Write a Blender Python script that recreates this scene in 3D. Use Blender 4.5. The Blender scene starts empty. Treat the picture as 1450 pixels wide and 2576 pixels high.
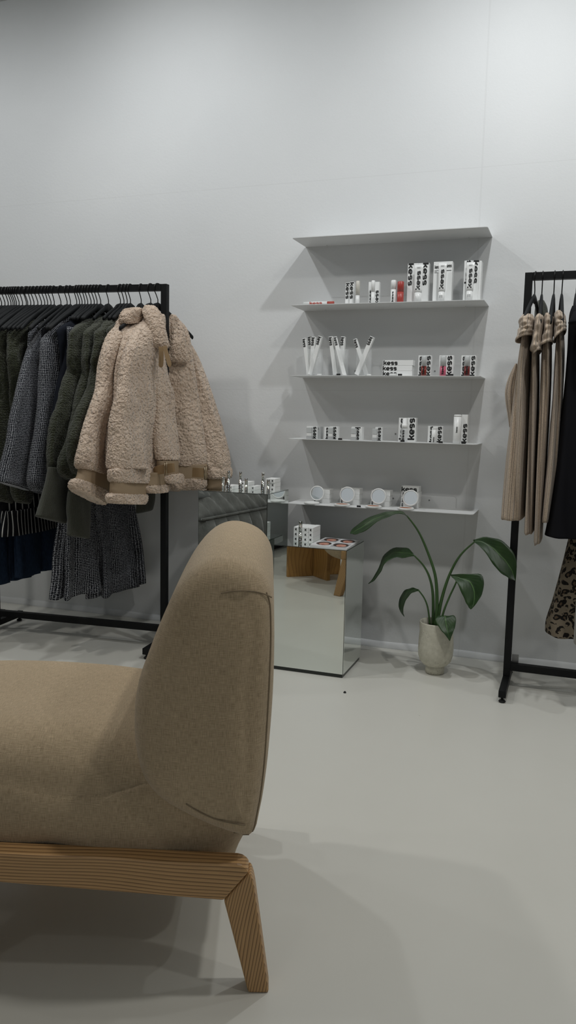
import bpy, bmesh, math, random
from mathutils import Vector, Matrix, noise
random.seed(7)
sc = bpy.context.scene
COL = sc.collection
PI = math.pi

# ------------------------------------------------------------------ camera
CX, CY, F, EYE = 725.0, 1288.0, 2000.0, 1.08
def _dir(p): return Vector((p[0]-CX, -(p[1]-CY), -F)).normalized()
_Y = _dir((1450, 1060)); _X = -_dir((-4913, 925)); _X = (_X - _Y*_X.dot(_Y)).normalized(); _Z = _X.cross(_Y)
RW = Matrix((_X, _Y, _Z))
def ray(px, py): return RW @ Vector((px-CX, -(py-CY), -F))
def onY(px, py, y): d = ray(px, py); t = y/d.y; return Vector((d.x*t, y, EYE+d.z*t))
def onZ(px, py, z): d = ray(px, py); t = (z-EYE)/d.z; return Vector((d.x*t, d.y*t, z))
def onX(px, py, x): d = ray(px, py); t = x/d.x; return Vector((x, d.y*t, EYE+d.z*t))
def onP(px, py, o, n):
    d = ray(px, py); t = (o-Vector((0, 0, EYE))).dot(n)/d.dot(n); return Vector((0, 0, EYE))+d*t
cam = bpy.data.cameras.new('camera'); camo = bpy.data.objects.new('camera', cam); COL.objects.link(camo)
camo.matrix_world = Matrix.Translation((0, 0, EYE)) @ RW.to_4x4()
cam.sensor_fit = 'VERTICAL'; cam.sensor_height = 36; cam.lens = 36*F/2576; cam.clip_start = .02
sc.camera = camo
sc.view_settings.view_transform = 'Standard'; sc.view_settings.look = 'None'
sc.view_settings.gamma = 1; sc.view_settings.use_curve_mapping = False
sc.view_settings.exposure = 0.15

# ------------------------------------------------------------------ materials
class NT:
    def __init__(s, name, color=(.8, .8, .8), rough=.6, metal=0., **kw):
        s.m = bpy.data.materials.new(name); s.m.use_nodes = True
        s.t = s.m.node_tree; s.b = s.t.nodes['Principled BSDF']
        s.b.inputs['Base Color'].default_value = (*color, 1)
        s.b.inputs['Roughness'].default_value = rough; s.b.inputs['Metallic'].default_value = metal
        if rough >= .8: s.b.inputs['Specular IOR Level'].default_value = .15
        for k, v in kw.items(): s.b.inputs[k].default_value = v
    def n(s, typ, **kw):
        nd = s.t.nodes.new(typ)
        for k, v in kw.items():
            if k.startswith('_'): setattr(nd, k[1:], v)
            else: nd.inputs[k.replace('_', ' ')].default_value = v
        return nd
    def l(s, a, b): s.t.links.new(a, b)
    def co(s, kind='Object', scale=(1, 1, 1)):
        tc = s.n('ShaderNodeTexCoord'); mp = s.n('ShaderNodeMapping'); s.l(tc.outputs[kind], mp.inputs[0])
        mp.inputs['Scale'].default_value = scale; return mp.outputs[0]
    def ramp(s, src, stops, interp='LINEAR'):
        r = s.n('ShaderNodeValToRGB'); s.l(src, r.inputs[0]); cr = r.color_ramp; cr.interpolation = interp
        while len(cr.elements) < len(stops): cr.elements.new(.5)
        for e, (p, c) in zip(cr.elements, stops): e.position = p; e.color = (*c, 1)
        return r.outputs[0]
    def math(s, op, a, b=None):
        m = s.n('ShaderNodeMath', _operation=op)
        for i, v in enumerate((a, b)):
            if v is None: continue
            if isinstance(v, (int, float)): m.inputs[i].default_value = v
            else: s.l(v, m.inputs[i])
        return m.outputs[0]
    def noise(s, co, scale, detail=3, rough=.5):
        nn = s.n('ShaderNodeTexNoise', Scale=scale, Detail=detail, Roughness=rough); s.l(co, nn.inputs['Vector']); return nn.outputs['Fac']
    def bump(s, h, strength=.5, dist=.002):
        b = s.n('ShaderNodeBump', Strength=strength, Distance=dist); s.l(h, b.inputs['Height']); s.l(b.outputs[0], s.b.inputs['Normal'])
    def col(s, o): s.l(o, s.b.inputs['Base Color'])

def mat_plain(name, c, r=.5, metal=0., **kw): return NT(name, c, r, metal, **kw).m
def mat_wall():
    s = NT('wall_paint', (.78, .79, .79), .75); co = s.co()
    n1 = s.noise(co, 1.3, 4); n2 = s.noise(co, 90, 4, .6); n3 = s.noise(co, 6, 5)
    c = s.ramp(n1, [(.3, (.70, .712, .715)), (.7, (.755, .765, .765))])
    # hairline seams between the wall boards
    sep = s.n('ShaderNodeSeparateXYZ'); s.l(co, sep.inputs[0])
    seam = None
    for ax, v, lo in (('X', onY(1216, 350, WALL).x, None), ('Z', onY(640, 980, WALL).z, None), ('Z', onY(1400, 405, WALL).z, None), ('X', onY(1165, 1450, WALL).x, None)):
        d = s.math('ABSOLUTE', s.math('SUBTRACT', sep.outputs[ax], v)); k = s.math('LESS_THAN', d, .0012)
        seam = k if seam is None else s.math('MAXIMUM', seam, k)
    mix = s.n('ShaderNodeMix', _data_type='RGBA'); s.l(s.math('MULTIPLY', seam, .22), mix.inputs[0]); s.l(c, mix.inputs[6]); mix.inputs[7].default_value = (.5, .5, .49, 1)
    s.col(mix.outputs[2]); h = s.math('ADD', s.math('MULTIPLY', n2, .5), s.math('MULTIPLY', n3, .5)); s.bump(h, .35, .003); return s.m
def mat_floor():
    s = NT('epoxy_floor', (.6, .59, .55), .3); co = s.co()
    n1 = s.noise(co, 1.1, 5, .55); n2 = s.noise(co, 9, 4); n3 = s.noise(co, 160, 2)
    c = s.ramp(s.math('ADD', s.math('MULTIPLY', n1, .7), s.math('MULTIPLY', n2, .3)), [(.3, (.67, .66, .605)), (.7, (.685, .675, .62))])
    v = s.n('ShaderNodeTexVoronoi', Scale=3.3); s.l(co, v.inputs['Vector'])
    k = s.math('LESS_THAN', v.outputs['Distance'], .009)
    mix = s.n('ShaderNodeMix', _data_type='RGBA'); s.l(s.math('MULTIPLY', k, .5), mix.inputs[0]); s.l(c, mix.inputs[6]); mix.inputs[7].default_value = (.2, .18, .15, 1)
    s.col(mix.outputs[2])
    r = s.ramp(n2, [(.3, (.28,)*3), (.7, (.33,)*3)]); s.l(r, s.b.inputs['Roughness']); s.bump(n2, .012, .002); return s.m
def mat_linen(name, a, b, sc_=520, br=.4):
    s = NT(name, a, .9); s.b.inputs['Sheen Weight'].default_value = .25
    co = s.co('UV'); w1 = s.n('ShaderNodeTexWave', Scale=sc_*.5, Distortion=1.2, Detail=2); s.l(co, w1.inputs['Vector'])
    w2 = s.n('ShaderNodeTexWave', Scale=sc_*.5, Distortion=1.2, Detail=2, _bands_direction='Y'); s.l(co, w2.inputs['Vector'])
    n = s.noise(s.co('UV', (60, 900, 1)), 1, 2); n2 = s.noise(s.co('UV', (900, 60, 1)), 1, 2); n3 = s.noise(s.co(), 5, 3)
    h = s.math('MULTIPLY', w1.outputs['Fac'], w2.outputs['Fac'])
    f = s.math('ADD', s.math('MULTIPLY', s.math('ADD', n, n2), .35), s.math('ADD', s.math('MULTIPLY', h, .25), s.math('MULTIPLY', n3, .1)))
    s.col(s.ramp(f, [(.30, b), (.66, a)])); s.bump(s.math('ADD', h, s.math('MULTIPLY', n, .6)), br, .002); return s.m
def mat_wood(name, a, b, rings=26, rough=.45):
    s = NT(name, a, rough); co = s.co('UV')
    n0 = s.n('ShaderNodeTexNoise', Scale=2.2, Detail=1); s.l(s.co('UV', (4, 1.0, 1)), n0.inputs['Vector'])
    sep = s.n('ShaderNodeSeparateXYZ'); s.l(co, sep.inputs[0])
    x = s.math('ADD', s.math('MULTIPLY', sep.outputs['X'], rings*6.0), s.math('MULTIPLY', n0.outputs['Fac'], 7.0))
    w = s.math('FRACT', x); fine = s.noise(s.co('UV', (700, 14, 1)), 1, 3)
    t = s.ramp(w, [(0, (.0,)*3), (.55, (.25,)*3), (.85, (1,)*3), (1, (0,)*3)])
    f = s.math('ADD', s.math('MULTIPLY', t, .65), s.math('MULTIPLY', fine, .45))
    s.col(s.ramp(f, [(.15, a), (.9, b)])); s.bump(f, -.15, .001); return s.m
def mat_sherpa(name, a, b, scale=85):
    s = NT(name, a, .95); s.b.inputs['Sheen Weight'].default_value = .5
    co = s.co(); nz = s.n('ShaderNodeTexNoise', Scale=40., Detail=2); s.l(co, nz.inputs['Vector'])
    mx = s.n('ShaderNodeMix', _data_type='VECTOR', Factor=.02); s.l(co, mx.inputs[4]); s.l(nz.outputs['Color'], mx.inputs[5])
    v = s.n('ShaderNodeTexVoronoi', Scale=scale, _feature='SMOOTH_F1'); s.l(mx.outputs[1], v.inputs['Vector'])
    n = s.noise(co, 400, 3); n2 = s.noise(co, 9, 3)
    s.col(s.ramp(s.math('ADD', s.math('MULTIPLY', n2, .6), s.math('MULTIPLY', n, .4)), [(.35, b), (.62, a)]))
    h = s.math('SUBTRACT', s.math('MULTIPLY', n, .25), v.outputs['Distance']); s.bump(h, 1., .018); return s.m
def mat_fur(name, a, b):
    s = NT(name, a, .9); s.b.inputs['Sheen Weight'].default_value = .3
    co = s.co('Object', (1, 1, 1)); w = s.n('ShaderNodeTexWave', Scale=28., Distortion=9., Detail=4, _bands_direction='Z'); w.inputs['Detail Scale'].default_value = 3; s.l(co, w.inputs['Vector'])
    n = s.noise(s.co('Object', (250, 250, 90)), 1, 3)
    s.col(s.ramp(n, [(.3, b), (.7, a)])); s.bump(s.math('ADD', w.outputs['Fac'], s.math('MULTIPLY', n, .6)), .8, .008); return s.m
def mat_tweed():
    s = NT('tweed_wool', (.02, .02, .03), .95); co = s.co('UV', (1, 1, 1))
    nz = s.n('ShaderNodeTexNoise', Scale=60., Detail=1); s.l(co, nz.inputs['Vector'])
    sep = s.n('ShaderNodeSeparateXYZ'); s.l(co, sep.inputs[0]); sn = s.n('ShaderNodeSeparateXYZ'); s.l(nz.outputs['Color'], sn.inputs[0])
    x = s.math('ADD', s.math('MULTIPLY', sep.outputs['X'], 820), s.math('MULTIPLY', sn.outputs['X'], 3)); y = s.math('ADD', s.math('MULTIPLY', sep.outputs['Y'], 820), s.math('MULTIPLY', sn.outputs['Y'], 3))
    a = s.math('MULTIPLY', s.math('ADD', s.math('SINE', x), 1), .5); b = s.math('MULTIPLY', s.math('ADD', s.math('SINE', y), 1), .5)
    n = s.noise(co, 220, 2); n2 = s.noise(s.co('UV', (1, 1, 1)), 25, 2)
    f = s.math('ADD', s.math('MULTIPLY', s.math('MAXIMUM', a, b), .66), s.math('MULTIPLY', n, .6))
    s.col(s.ramp(f, [(.84, (.006, .007, .011)), (.97, (.42, .43, .46))])); s.bump(f, .5, .002); return s.m
def mat_stripe():
    s = NT('striped_cloth', (.01, .01, .012), .9); co = s.co('UV'); sep = s.n('ShaderNodeSeparateXYZ'); s.l(co, sep.inputs[0])
    f = s.math('FRACT', s.math('MULTIPLY', sep.outputs['X'], 42)); s.col(s.ramp(f, [(.0, (.5, .5, .48)), (.14, (.5, .5, .48)), (.18, (.008, .008, .01))], 'CONSTANT')); return s.m
def mat_leopard():
    s = NT('leopard_print', (.3, .22, .15), .85); co = s.co('UV')
    nz = s.n('ShaderNodeTexNoise', Scale=22., Detail=2); s.l(co, nz.inputs['Vector']); mx = s.n('ShaderNodeMix', _data_type='VECTOR', Factor=.035); s.l(co, mx.inputs[4]); s.l(nz.outputs['Color'], mx.inputs[5])
    v = s.n('ShaderNodeTexVoronoi', Scale=46.); s.l(mx.outputs[1], v.inputs['Vector']); n = s.noise(co, 60, 1)
    ring = s.ramp(v.outputs['Distance'], [(0, (0,)*3), (.20, (1,)*3), (.50, (0,)*3)], 'CONSTANT')
    core = s.math('MULTIPLY', ring, s.math('GREATER_THAN', n, .40))
    inner = s.math('LESS_THAN', v.outputs['Distance'], .20)
    c0 = s.n('ShaderNodeMix', _data_type='RGBA'); s.l(inner, c0.inputs[0]); c0.inputs[6].default_value = (.20, .165, .12, 1); c0.inputs[7].default_value = (.10, .07, .045, 1)
    c1 = s.n('ShaderNodeMix', _data_type='RGBA'); s.l(core, c1.inputs[0]); s.l(c0.outputs[2], c1.inputs[6]); c1.inputs[7].default_value = (.012, .01, .009, 1); s.col(c1.outputs[2]); return s.m
def mat_rib(name, a, b, freq=420):
    s = NT(name, a, .95); s.b.inputs['Sheen Weight'].default_value = .3; co = s.co('UV'); sep = s.n('ShaderNodeSeparateXYZ'); s.l(co, sep.inputs[0])
    w = s.math('MINIMUM', 1.0, s.math('MULTIPLY', s.math('ABSOLUTE', s.math('SINE', s.math('MULTIPLY', sep.outputs['X'], freq*.5))), 3.0)); n = s.noise(s.co(), 260, 4, .7); n2 = s.noise(s.co('UV', (250, 900, 1)), 1, 2)
    s.col(s.ramp(s.math('ADD', s.math('MULTIPLY', n, .6), s.math('MULTIPLY', n2, .4)), [(.38, b), (.6, a)])); s.bump(s.math('ADD', s.math('MULTIPLY', w, 1.6), s.math('MULTIPLY', n, .6)), .9, .004); return s.m
def mat_velvet():
    s = NT('grey_velvet', (.05, .053, .05), .8); s.b.inputs['Sheen Weight'].default_value = .9; s.b.inputs['Sheen Roughness'].default_value = .35
    n = s.noise(s.co(), 7, 5, .65); n2 = s.noise(s.co(), 120, 3); s.col(s.ramp(n, [(.3, (.11, .11, .105)), (.7, (.22, .218, .208))])); s.bump(s.math('ADD', n, s.math('MULTIPLY', n2, .2)), .5, .01); return s.m
def mat_leaf():
    s = NT('leaf_green', (.04, .11, .03), .42); co = s.co('UV'); sep = s.n('ShaderNodeSeparateXYZ'); s.l(co, sep.inputs[0])
    ax = s.math('ABSOLUTE', s.math('SUBTRACT', sep.outputs['X'], .5)); v = s.math('ADD', s.math('MULTIPLY', sep.outputs['Y'], 60), s.math('MULTIPLY', ax, -45))
    w = s.math('SINE', v); rib = s.math('LESS_THAN', ax, .02); n = s.noise(s.co(), 14, 3)
    c = s.ramp(n, [(.3, (.012, .036, .008)), (.7, (.024, .062, .014))]); mix = s.n('ShaderNodeMix', _data_type='RGBA'); s.l(s.math('MULTIPLY', rib, .6), mix.inputs[0]); s.l(c, mix.inputs[6]); mix.inputs[7].default_value = (.12, .24, .07, 1)
    s.col(mix.outputs[2]); s.bump(w, .05, .002); return s.m
def mat_pot():
    s = NT('speckled_ceramic', (.5, .49, .42), .6); co = s.co(); v = s.n('ShaderNodeTexVoronoi', Scale=130.); s.l(co, v.inputs['Vector']); n = s.noise(co, 12, 3); n2 = s.noise(co, 60, 3)
    k = s.math('MULTIPLY', s.math('LESS_THAN', v.outputs['Distance'], .17), s.math('GREATER_THAN', n, .5)); c = s.ramp(n2, [(.3, (.52, .50, .41)), (.7, (.62, .60, .50))])
    mix = s.n('ShaderNodeMix', _data_type='RGBA'); s.l(s.math('MULTIPLY', k, .8), mix.inputs[0]); s.l(c, mix.inputs[6]); mix.inputs[7].default_value = (.09, .08, .06, 1); s.col(mix.outputs[2]); s.bump(n2, .3, .002); return s.m
def mat_denim():
    s = NT('dark_denim', (.01, .02, .05), .85); n = s.noise(s.co('UV', (200, 40, 1)), 1, 4); s.col(s.ramp(n, [(.3, (.010, .018, .038)), (.75, (.022, .04, .075))])); return s.m

WALL = 3.604; CEIL = 3.163
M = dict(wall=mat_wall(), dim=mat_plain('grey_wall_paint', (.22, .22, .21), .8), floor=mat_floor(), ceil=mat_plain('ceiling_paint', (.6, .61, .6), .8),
    linen=mat_linen('beige_linen', (.74, .575, .38), (.29, .215, .13)), wood=mat_wood('ash_wood', (.62, .37, .16), (.17, .085, .032)),
    tablewood=mat_wood('oak_veneer', (.50, .27, .08), (.33, .165, .05), 10), black=mat_plain('black_metal', (.006, .0065, .007), .55, .0, **{'Specular IOR Level': .22}), hanger=mat_plain('black_hanger', (.008, .009, .010), .6, **{'Specular IOR Level': .25}),
    wire=mat_plain('black_wire', (.02, .02, .02), .3, .6), shelf=mat_plain('shelf_steel', (.72, .73, .73), .45), sherpa=mat_sherpa('sherpa_beige', (.86, .68, .53), (.66, .50, .375)),
    suede=mat_plain('tan_leather', (.33, .24, .15), .7), strap=mat_plain('strap_leather', (.27, .175, .085), .55), brass=mat_plain('buckle_brass', (.4, .34, .24), .3, 1.),
    olive=mat_fur('olive_fur', (.044, .050, .022), (.018, .021, .009)), oliveknit=mat_rib('olive_knit', (.066, .070, .050), (.040, .043, .030), 1500), tweed=mat_tweed(), stripe=mat_stripe(), leopard=mat_leopard(),
    knit=mat_rib('taupe_knit', (.60, .48, .365), (.34, .265, .195), 260), blackcloth=mat_plain('black_cloth', (.006, .006, .008), .9), navy=mat_plain('midnight_cloth', (.010, .012, .018), .85), denim=mat_denim(),
    mirror=mat_plain('mirror_glass', (.78, .82, .79), .012, 1.), edge=mat_plain('mirror_edge', (.02, .025, .022), .3), carton=mat_plain('white_carton', (.86, .87, .86), .5), print=mat_plain('black_print', (.008, .008, .008), .6),
    redprint=mat_plain('red_print', (.42, .07, .05), .6), tube=mat_plain('white_plastic', (.82, .83, .82), .3), cream=mat_plain('cream_plastic', (.62, .60, .54), .35), red=mat_plain('red_plastic', (.40, .055, .045), .35),
    glossred=mat_plain('gloss_brick', (.20, .028, .02), .15), glosspink=mat_plain('gloss_pink', (.58, .12, .19), .15), glossbrown=mat_plain('gloss_berry', (.15, .022, .02), .15), smoke=mat_plain('frosted_cap', (.55, .57, .57), .25),
    chrome=mat_plain('chrome', (.72, .72, .70), .08, 1.), cgrey=mat_plain('grey_label', (.45, .46, .46), .6), powder=mat_plain('pressed_powder', (.30, .12, .065), .8), velvet=mat_velvet(), leaf=mat_leaf(), stem=mat_plain('stem_green', (.045, .10, .028), .45),
    pot=mat_pot(), soil=mat_plain('dark_soil', (.018, .016, .012), .95), skin=mat_plain('photo_skin', (.55, .27, .20), .4), hair=mat_plain('photo_hair', (.045, .025, .02), .4), paper=mat_plain('magazine_paper', (.70, .70, .71), .35), photogrey=mat_plain('photo_backdrop', (.36, .36, .37), .4), lips=mat_plain('photo_lips', (.40, .09, .08), .4),
    thread=mat_plain('seam_thread', (.27, .21, .14), .9), rubber=mat_plain('black_rubber', (.01, .01, .01), .7), bolt=mat_plain('bolt', (.25, .25, .25), .4, .8))
g = NT('clear_acrylic', (.96, .98, .98), .03); g.b.inputs['Alpha'].default_value = .16; M['glass'] = g.m
g = NT('clear_glass', (.9, .93, .93), .05); g.b.inputs['Alpha'].default_value = .35; M['bottle'] = g.m

# ------------------------------------------------------------------ mesh helpers
class MB:
    def __init__(s): s.v = []; s.f = []; s.uv = []
    def add(s, vs, fs, uvs=None):
        o = len(s.v); s.v += [tuple(v) for v in vs]
        for i, f in enumerate(fs):
            s.f.append([a+o for a in f]); s.uv.append(uvs[i] if uvs else [(vs[a][0], vs[a][2]) for a in f])
    def box(s, x0, x1, y0, y1, z0, z1, R=None, loc=None):
        vs = [Vector(p) for p in ((x0, y0, z0), (x1, y0, z0), (x1, y1, z0), (x0, y1, z0), (x0, y0, z1), (x1, y0, z1), (x1, y1, z1), (x0, y1, z1))]
        if R is not None: vs = [R @ v for v in vs]
        if loc is not None: vs = [v+Vector(loc) for v in vs]
        s.add(vs, [(0, 3, 2, 1), (4, 5, 6, 7), (0, 1, 5, 4), (1, 2, 6, 5), (2, 3, 7, 6), (3, 0, 4, 7)])
    def rings(s, rings, close=True, cap=True):
        n = len(rings[0]); o = len(s.v); L = [0]
        for a, b in zip(rings, rings[1:]): L.append(L[-1]+(sum(b, Vector())/n-sum(a, Vector())/n).length)
        C = [0]; mr = rings[len(rings)//2]
        for i in range(n): C.append(C[-1]+(mr[(i+1) % n]-mr[i]).length)
        for r in rings: s.v += [tuple(p) for p in r]
        m = n if close else n-1
        for j in range(len(rings)-1):
            for i in range(m):
                k = (i+1) % n
                s.f.append([o+j*n+i, o+j*n+k, o+(j+1)*n+k, o+(j+1)*n+i]); s.uv.append([(C[i], L[j]), (C[i+1], L[j]), (C[i+1], L[j+1]), (C[i], L[j+1])])
        if cap and close:
            for j, rev in ((0, True), (len(rings)-1, False)):
                ix = [o+j*n+i for i in range(n)]
                if rev: ix.reverse()
                s.f.append(ix); s.uv.append([(C[(i-o) % n], L[j]) for i in ix])
    def tube(s, pts, r, seg=8, cap=True, flat=None):
        pts = [Vector(p) for p in pts]; rs = r if isinstance(r, (list, tuple)) else [r]*len(pts); out = []; up = None
        for i, p in enumerate(pts):
            t = (pts[min(i+1, len(pts)-1)]-pts[max(i-1, 0)]).normalized()
            if up is None: up = Vector((0, 0, 1)) if abs(t.z) < .9 else Vector((1, 0, 0))
            a = (up-t*up.dot(t)).normalized(); b = t.cross(a); up = a; ra, rb = (rs[i], rs[i]) if not isinstance(rs[i], tuple) else rs[i]
            out.append([p+a*math.cos(q)*ra+b*math.sin(q)*rb for q in [2*PI*k/seg for k in range(seg)]])
        s.rings(out, True, cap)
    def lathe(s, prof, c, seg=24, cap=True, R=None):
        c = Vector(c); R = R or Matrix.Identity(3)
        s.rings([[c+R@Vector((r*math.cos(2*PI*k/seg), r*math.sin(2*PI*k/seg), z)) for k in range(seg)] for r, z in prof], True, cap)
    def build(s, name, mat, parent=None, smooth=False, bevel=0, sub=0, origin=None, solid=0):
        me = bpy.data.meshes.new(name); vs = s.v; o = Vector((0, 0, 0))
        if parent is not None: o = Vector(parent.get('_o', (0, 0, 0)))
        elif origin is not None: o = Vector(origin)
        me.from_pydata([tuple(Vector(v)-o) for v in vs], [], s.f); uvl = me.uv_layers.new(name='UVMap'); i = 0
        for u in s.uv:
            for q in u: uvl.data[i].uv = q; i += 1
        bm = bmesh.new(); bm.from_mesh(me); bmesh.ops.recalc_face_normals(bm, faces=bm.faces); bm.to_mesh(me); bm.free()
        me.materials.append(mat)
        if smooth:
            for p in me.polygons: p.use_smooth = True
        ob = bpy.data.objects.new(name, me); COL.objects.link(ob)
        if parent is not None: ob.parent = parent; ob['_o'] = tuple(o)
        else: ob.location = o; ob['_o'] = tuple(o)
        if solid: m = ob.modifiers.new('s', 'SOLIDIFY'); m.thickness = solid; m.offset = 0
        if bevel: m = ob.modifiers.new('b', 'BEVEL'); m.width = bevel; m.segments = 2; m.limit_method = 'ANGLE'
        if sub: m = ob.modifiers.new('u', 'SUBSURF'); m.levels = sub; m.render_levels = sub
        return ob
def tag(o, label=None, cat=None, group=None, kind=None):
    if label: o['label'] = label
    if cat: o['category'] = cat
    if group: o['group'] = group
    if kind: o['kind'] = kind
    return o
def thing(name, label, cat, loc, group=None):
    o = bpy.data.objects.new(name, None); COL.objects.link(o); o.location = loc; o['_o'] = tuple(loc); o.empty_display_size = .05
    return tag(o, label, cat, group)
def copy_tree(o, parent=None):
    c = o.copy(); COL.objects.link(c); c.parent = parent
    for ch in list(KIDS.get(o.name, [])): copy_tree(ch, c)
    return c
KIDS = {}
def reg(o): KIDS[o.name] = list(o.children); [reg(c) for c in o.children]
def displace(ob, typ, size, strength, mid=.5):
    t = bpy.data.textures.new('disp', typ); t.noise_scale = size
    m = ob.modifiers.new('d', 'DISPLACE'); m.texture = t; m.strength = strength; m.mid_level = mid; m.texture_coords = 'LOCAL'
def ease(a, b, t): t = max(0, min(1, t)); t = t*t*(3-2*t); return a+(b-a)*t
def interp(tab, x):
    if x <= tab[0][0]: return tab[0][1:]
    for p, q in zip(tab, tab[1:]):
        if x <= q[0]:
            t = (x-p[0])/(q[0]-p[0]); return tuple(a+(b-a)*t for a, b in zip(p[1:], q[1:]))
    return tab[-1][1:]
def spline(pts, n):
    pts = [Vector(p) for p in pts]; out = []; m = len(pts)-1
    for k in range(n+1):
        x = k/n*m; i = min(int(x), m-1); t = x-i
        p0, p1, p2, p3 = pts[max(i-1, 0)], pts[i], pts[i+1], pts[min(i+2, m)]
        out.append(.5*((2*p1)+(p2-p0)*t+(2*p0-5*p1+4*p2-p3)*t*t+(3*p1-p0-3*p2+p3)*t**3))
    return out

# lettering: heavy grotesque strokes on a unit grid
def _arc(cx, cy, rx, ry, a, b, n=12): return [(cx+rx*math.cos(math.radians(a+(b-a)*i/n)), cy+ry*math.sin(math.radians(a+(b-a)*i/n))) for i in range(n+1)]
GL = {
 'k': (.86, [[(.13, 0), (.13, 1.32)], [(.22, .42), (.74, .98)], [(.42, .60), (.76, .02)]]),
 'e': (.98, [[(.18, .47), (.82, .47)], _arc(.49, .5, .36, .37, -4, 318, 22)]),
 's': (.90, [[(.76, .68)]+_arc(.44, .68, .28, .20, 35, 235, 10)+[(.45, .50)]+_arc(.46, .32, .28, .20, 60, -145, 10)]),
 'l': (.30, [[(.13, 0), (.13, 1.32)]]), 'o': (.98, [_arc(.49, .5, .36, .37, 0, 360, 24)]), 'r': (.62, [[(.13, 0), (.13, 1)], _arc(.46, .55, .33, .32, 165, 70, 6)]),
}
def ribbon(path, w):
    P = [Vector((x, y, 0)) for x, y in path]; vs = []; fs = []
    for i, p in enumerate(P):
        t = (P[min(i+1, len(P)-1)]-P[max(i-1, 0)]).normalized(); n = Vector((-t.y, t.x, 0))*w/2; vs += [p+n, p-n]
    for i in range(len(P)-1): fs.append((2*i, 2*i+1, 2*i+3, 2*i+2))
    return vs, fs
def word(mb, txt, o, ux, uy, L, Hh, sw=.27):
    """txt along ux (length L), letter height Hh along uy; o = lower left corner."""
    W = sum(GL[c][0] for c in txt)-.06; o = Vector(o); ux = Vector(ux).normalized(); uy = Vector(uy).normalized(); nn = ux.cross(uy)
    top = 1.32 if any(c in 'kl' for c in txt) else 1.0; kx = L/W; ky = Hh/top; x = 0; q = 0
    for c in txt:
        for st in GL[c][1]:
            q += 1; vs, fs = ribbon([(a+x, b) for a, b in st], sw); mb.add([o+ux*v.x*kx+uy*max(-.0, min(top, v.y))*ky+nn*(.0004+.00004*q) for v in vs], fs)
        x += GL[c][0]
FX = Vector((1, 0, 0)); UP = Vector((0, 0, 1)); NX = -FX; DN = -UP

# ------------------------------------------------------------------ room
def struct(mb, name, m): return tag(mb.build(name, m), kind='structure')
b = MB(); b.box(-7, 5, -4, WALL+.2, -.1, 0); struct(b, 'floor', M['floor'])
b = MB(); b.box(-7, 5, WALL, WALL+.2, 0, CEIL); struct(b, 'wall_back', M['wall'])
b = MB(); b.box(-7.2, -7, -4, WALL+.2, 0, CEIL); struct(b, 'wall_left', M['dim'])
b = MB(); b.box(5, 5.2, -4, WALL+.2, 0, CEIL); struct(b, 'wall_right', M['dim'])
b = MB(); b.box(-7, 5, -4.2, -4, 0, CEIL); struct(b, 'wall_front', M['dim'])
b = MB(); b.box(-7.2, 5.2, -4.2, WALL+.2, CEIL, CEIL+.1); struct(b, 'ceiling', M['ceil'])
# uneven plaster cove at the foot of the back wall
b = MB(); rr = []
for i in range(181):
    x = -7+12*i/180; j = .004*noise.noise(Vector((x*3, 1, 0)))+.003*noise.noise(Vector((x*17, 5, 0)))
    h = .030+.012*noise.noise(Vector((x*2.2, 9, 0)))+.006*noise.noise(Vector((x*11, 2, 0)))
    rr.append([Vector((x, WALL+.01, -.01)), Vector((x, WALL-.016-j, -.01)), Vector((x, WALL-.014-j, .008)), Vector((x, WALL-.008-j*.7, h*.7)), Vector((x, WALL-.004, h)), Vector((x, WALL+.01, h+.003))])
b.rings(rr); struct(b, 'trim_1', M['wall']).data.polygons.foreach_set('use_smooth', [True]*len(bpy.data.objects['trim_1'].data.polygons))

# ------------------------------------------------------------------ lounge chair (own axes: s forward, w depth, z up)
wdir = ray(682, 1044); wdir.z = 0; wdir.normalize(); sdir = Vector((-wdir.y, wdir.x, 0))
O = onZ(652, 2478, 0)
def C(s, w, z): return O+sdir*s+wdir*w+UP*z
def cpx(px, py, w):
    p = onP(px, py, O+wdir*w, wdir)-O; return (p.dot(sdir), p.z)
CW = .575
chair = thing('lounge_chair', 'beige linen lounge chair with thick rounded backrest and splayed ash wood legs', 'chair', O)
def pillow(prof, w0, w1, r, crown=0, n=14, cen=None, ridge=None):
    """closed profile [(s,z)] swept across the chair's width with rounded ends"""
    cs = cen or (sum(p[0] for p in prof)/len(prof), sum(p[1] for p in prof)/len(prof)); out = []
    ts = []
    for k in range(8): a = PI/2*k/8; ts.append((w0+r*(1-math.cos(a)), r*(1-math.sin(a))))
    for k in range(n+1): ts.append((w0+r+(w1-w0-2*r)*k/n, 0))
    for k in range(7, -1, -1): a = PI/2*k/8; ts.append((w1-r*(1-math.cos(a)), r*(1-math.sin(a))))
    for w, inset in ts:
        t = (w-w0)/(w1-w0); cr = crown*math.sin(PI*t)**.8 if 0 < t < 1 else 0; ring = []
        for i, (s_, z_) in enumerate(prof):
            d = Vector((s_-cs[0], z_-cs[1])); L = d.length; a = prof[i-1]; c_ = prof[(i+1) % len(prof)]
            nrm = Vector((c_[1]-a[1], -(c_[0]-a[0]))).normalized()
            if nrm.dot(d) < 0: nrm = -nrm
            q = Vector((s_, z_))-(nrm*.25+d.normalized()*.75).normalized()*inset
            if z_ > cs[1]: q.y += cr*(z_-cs[1])/.25
            ring.append(C(q.x, w, q.y))
        out.append(ring)
    # closing domes
    def dome(ring, w, sgn):
        c0 = sum(ring, Vector())/len(ring); return [[c0+(p-c0)*f+wdir*sgn*h for p in ring] for f, h in ((.93, .004), (.75, .009), (.45, .012), (.12, .013))]
    return [*reversed(dome(out[0], w0, -1)), *out, *dome(out[-1], w1, 1)]
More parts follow.
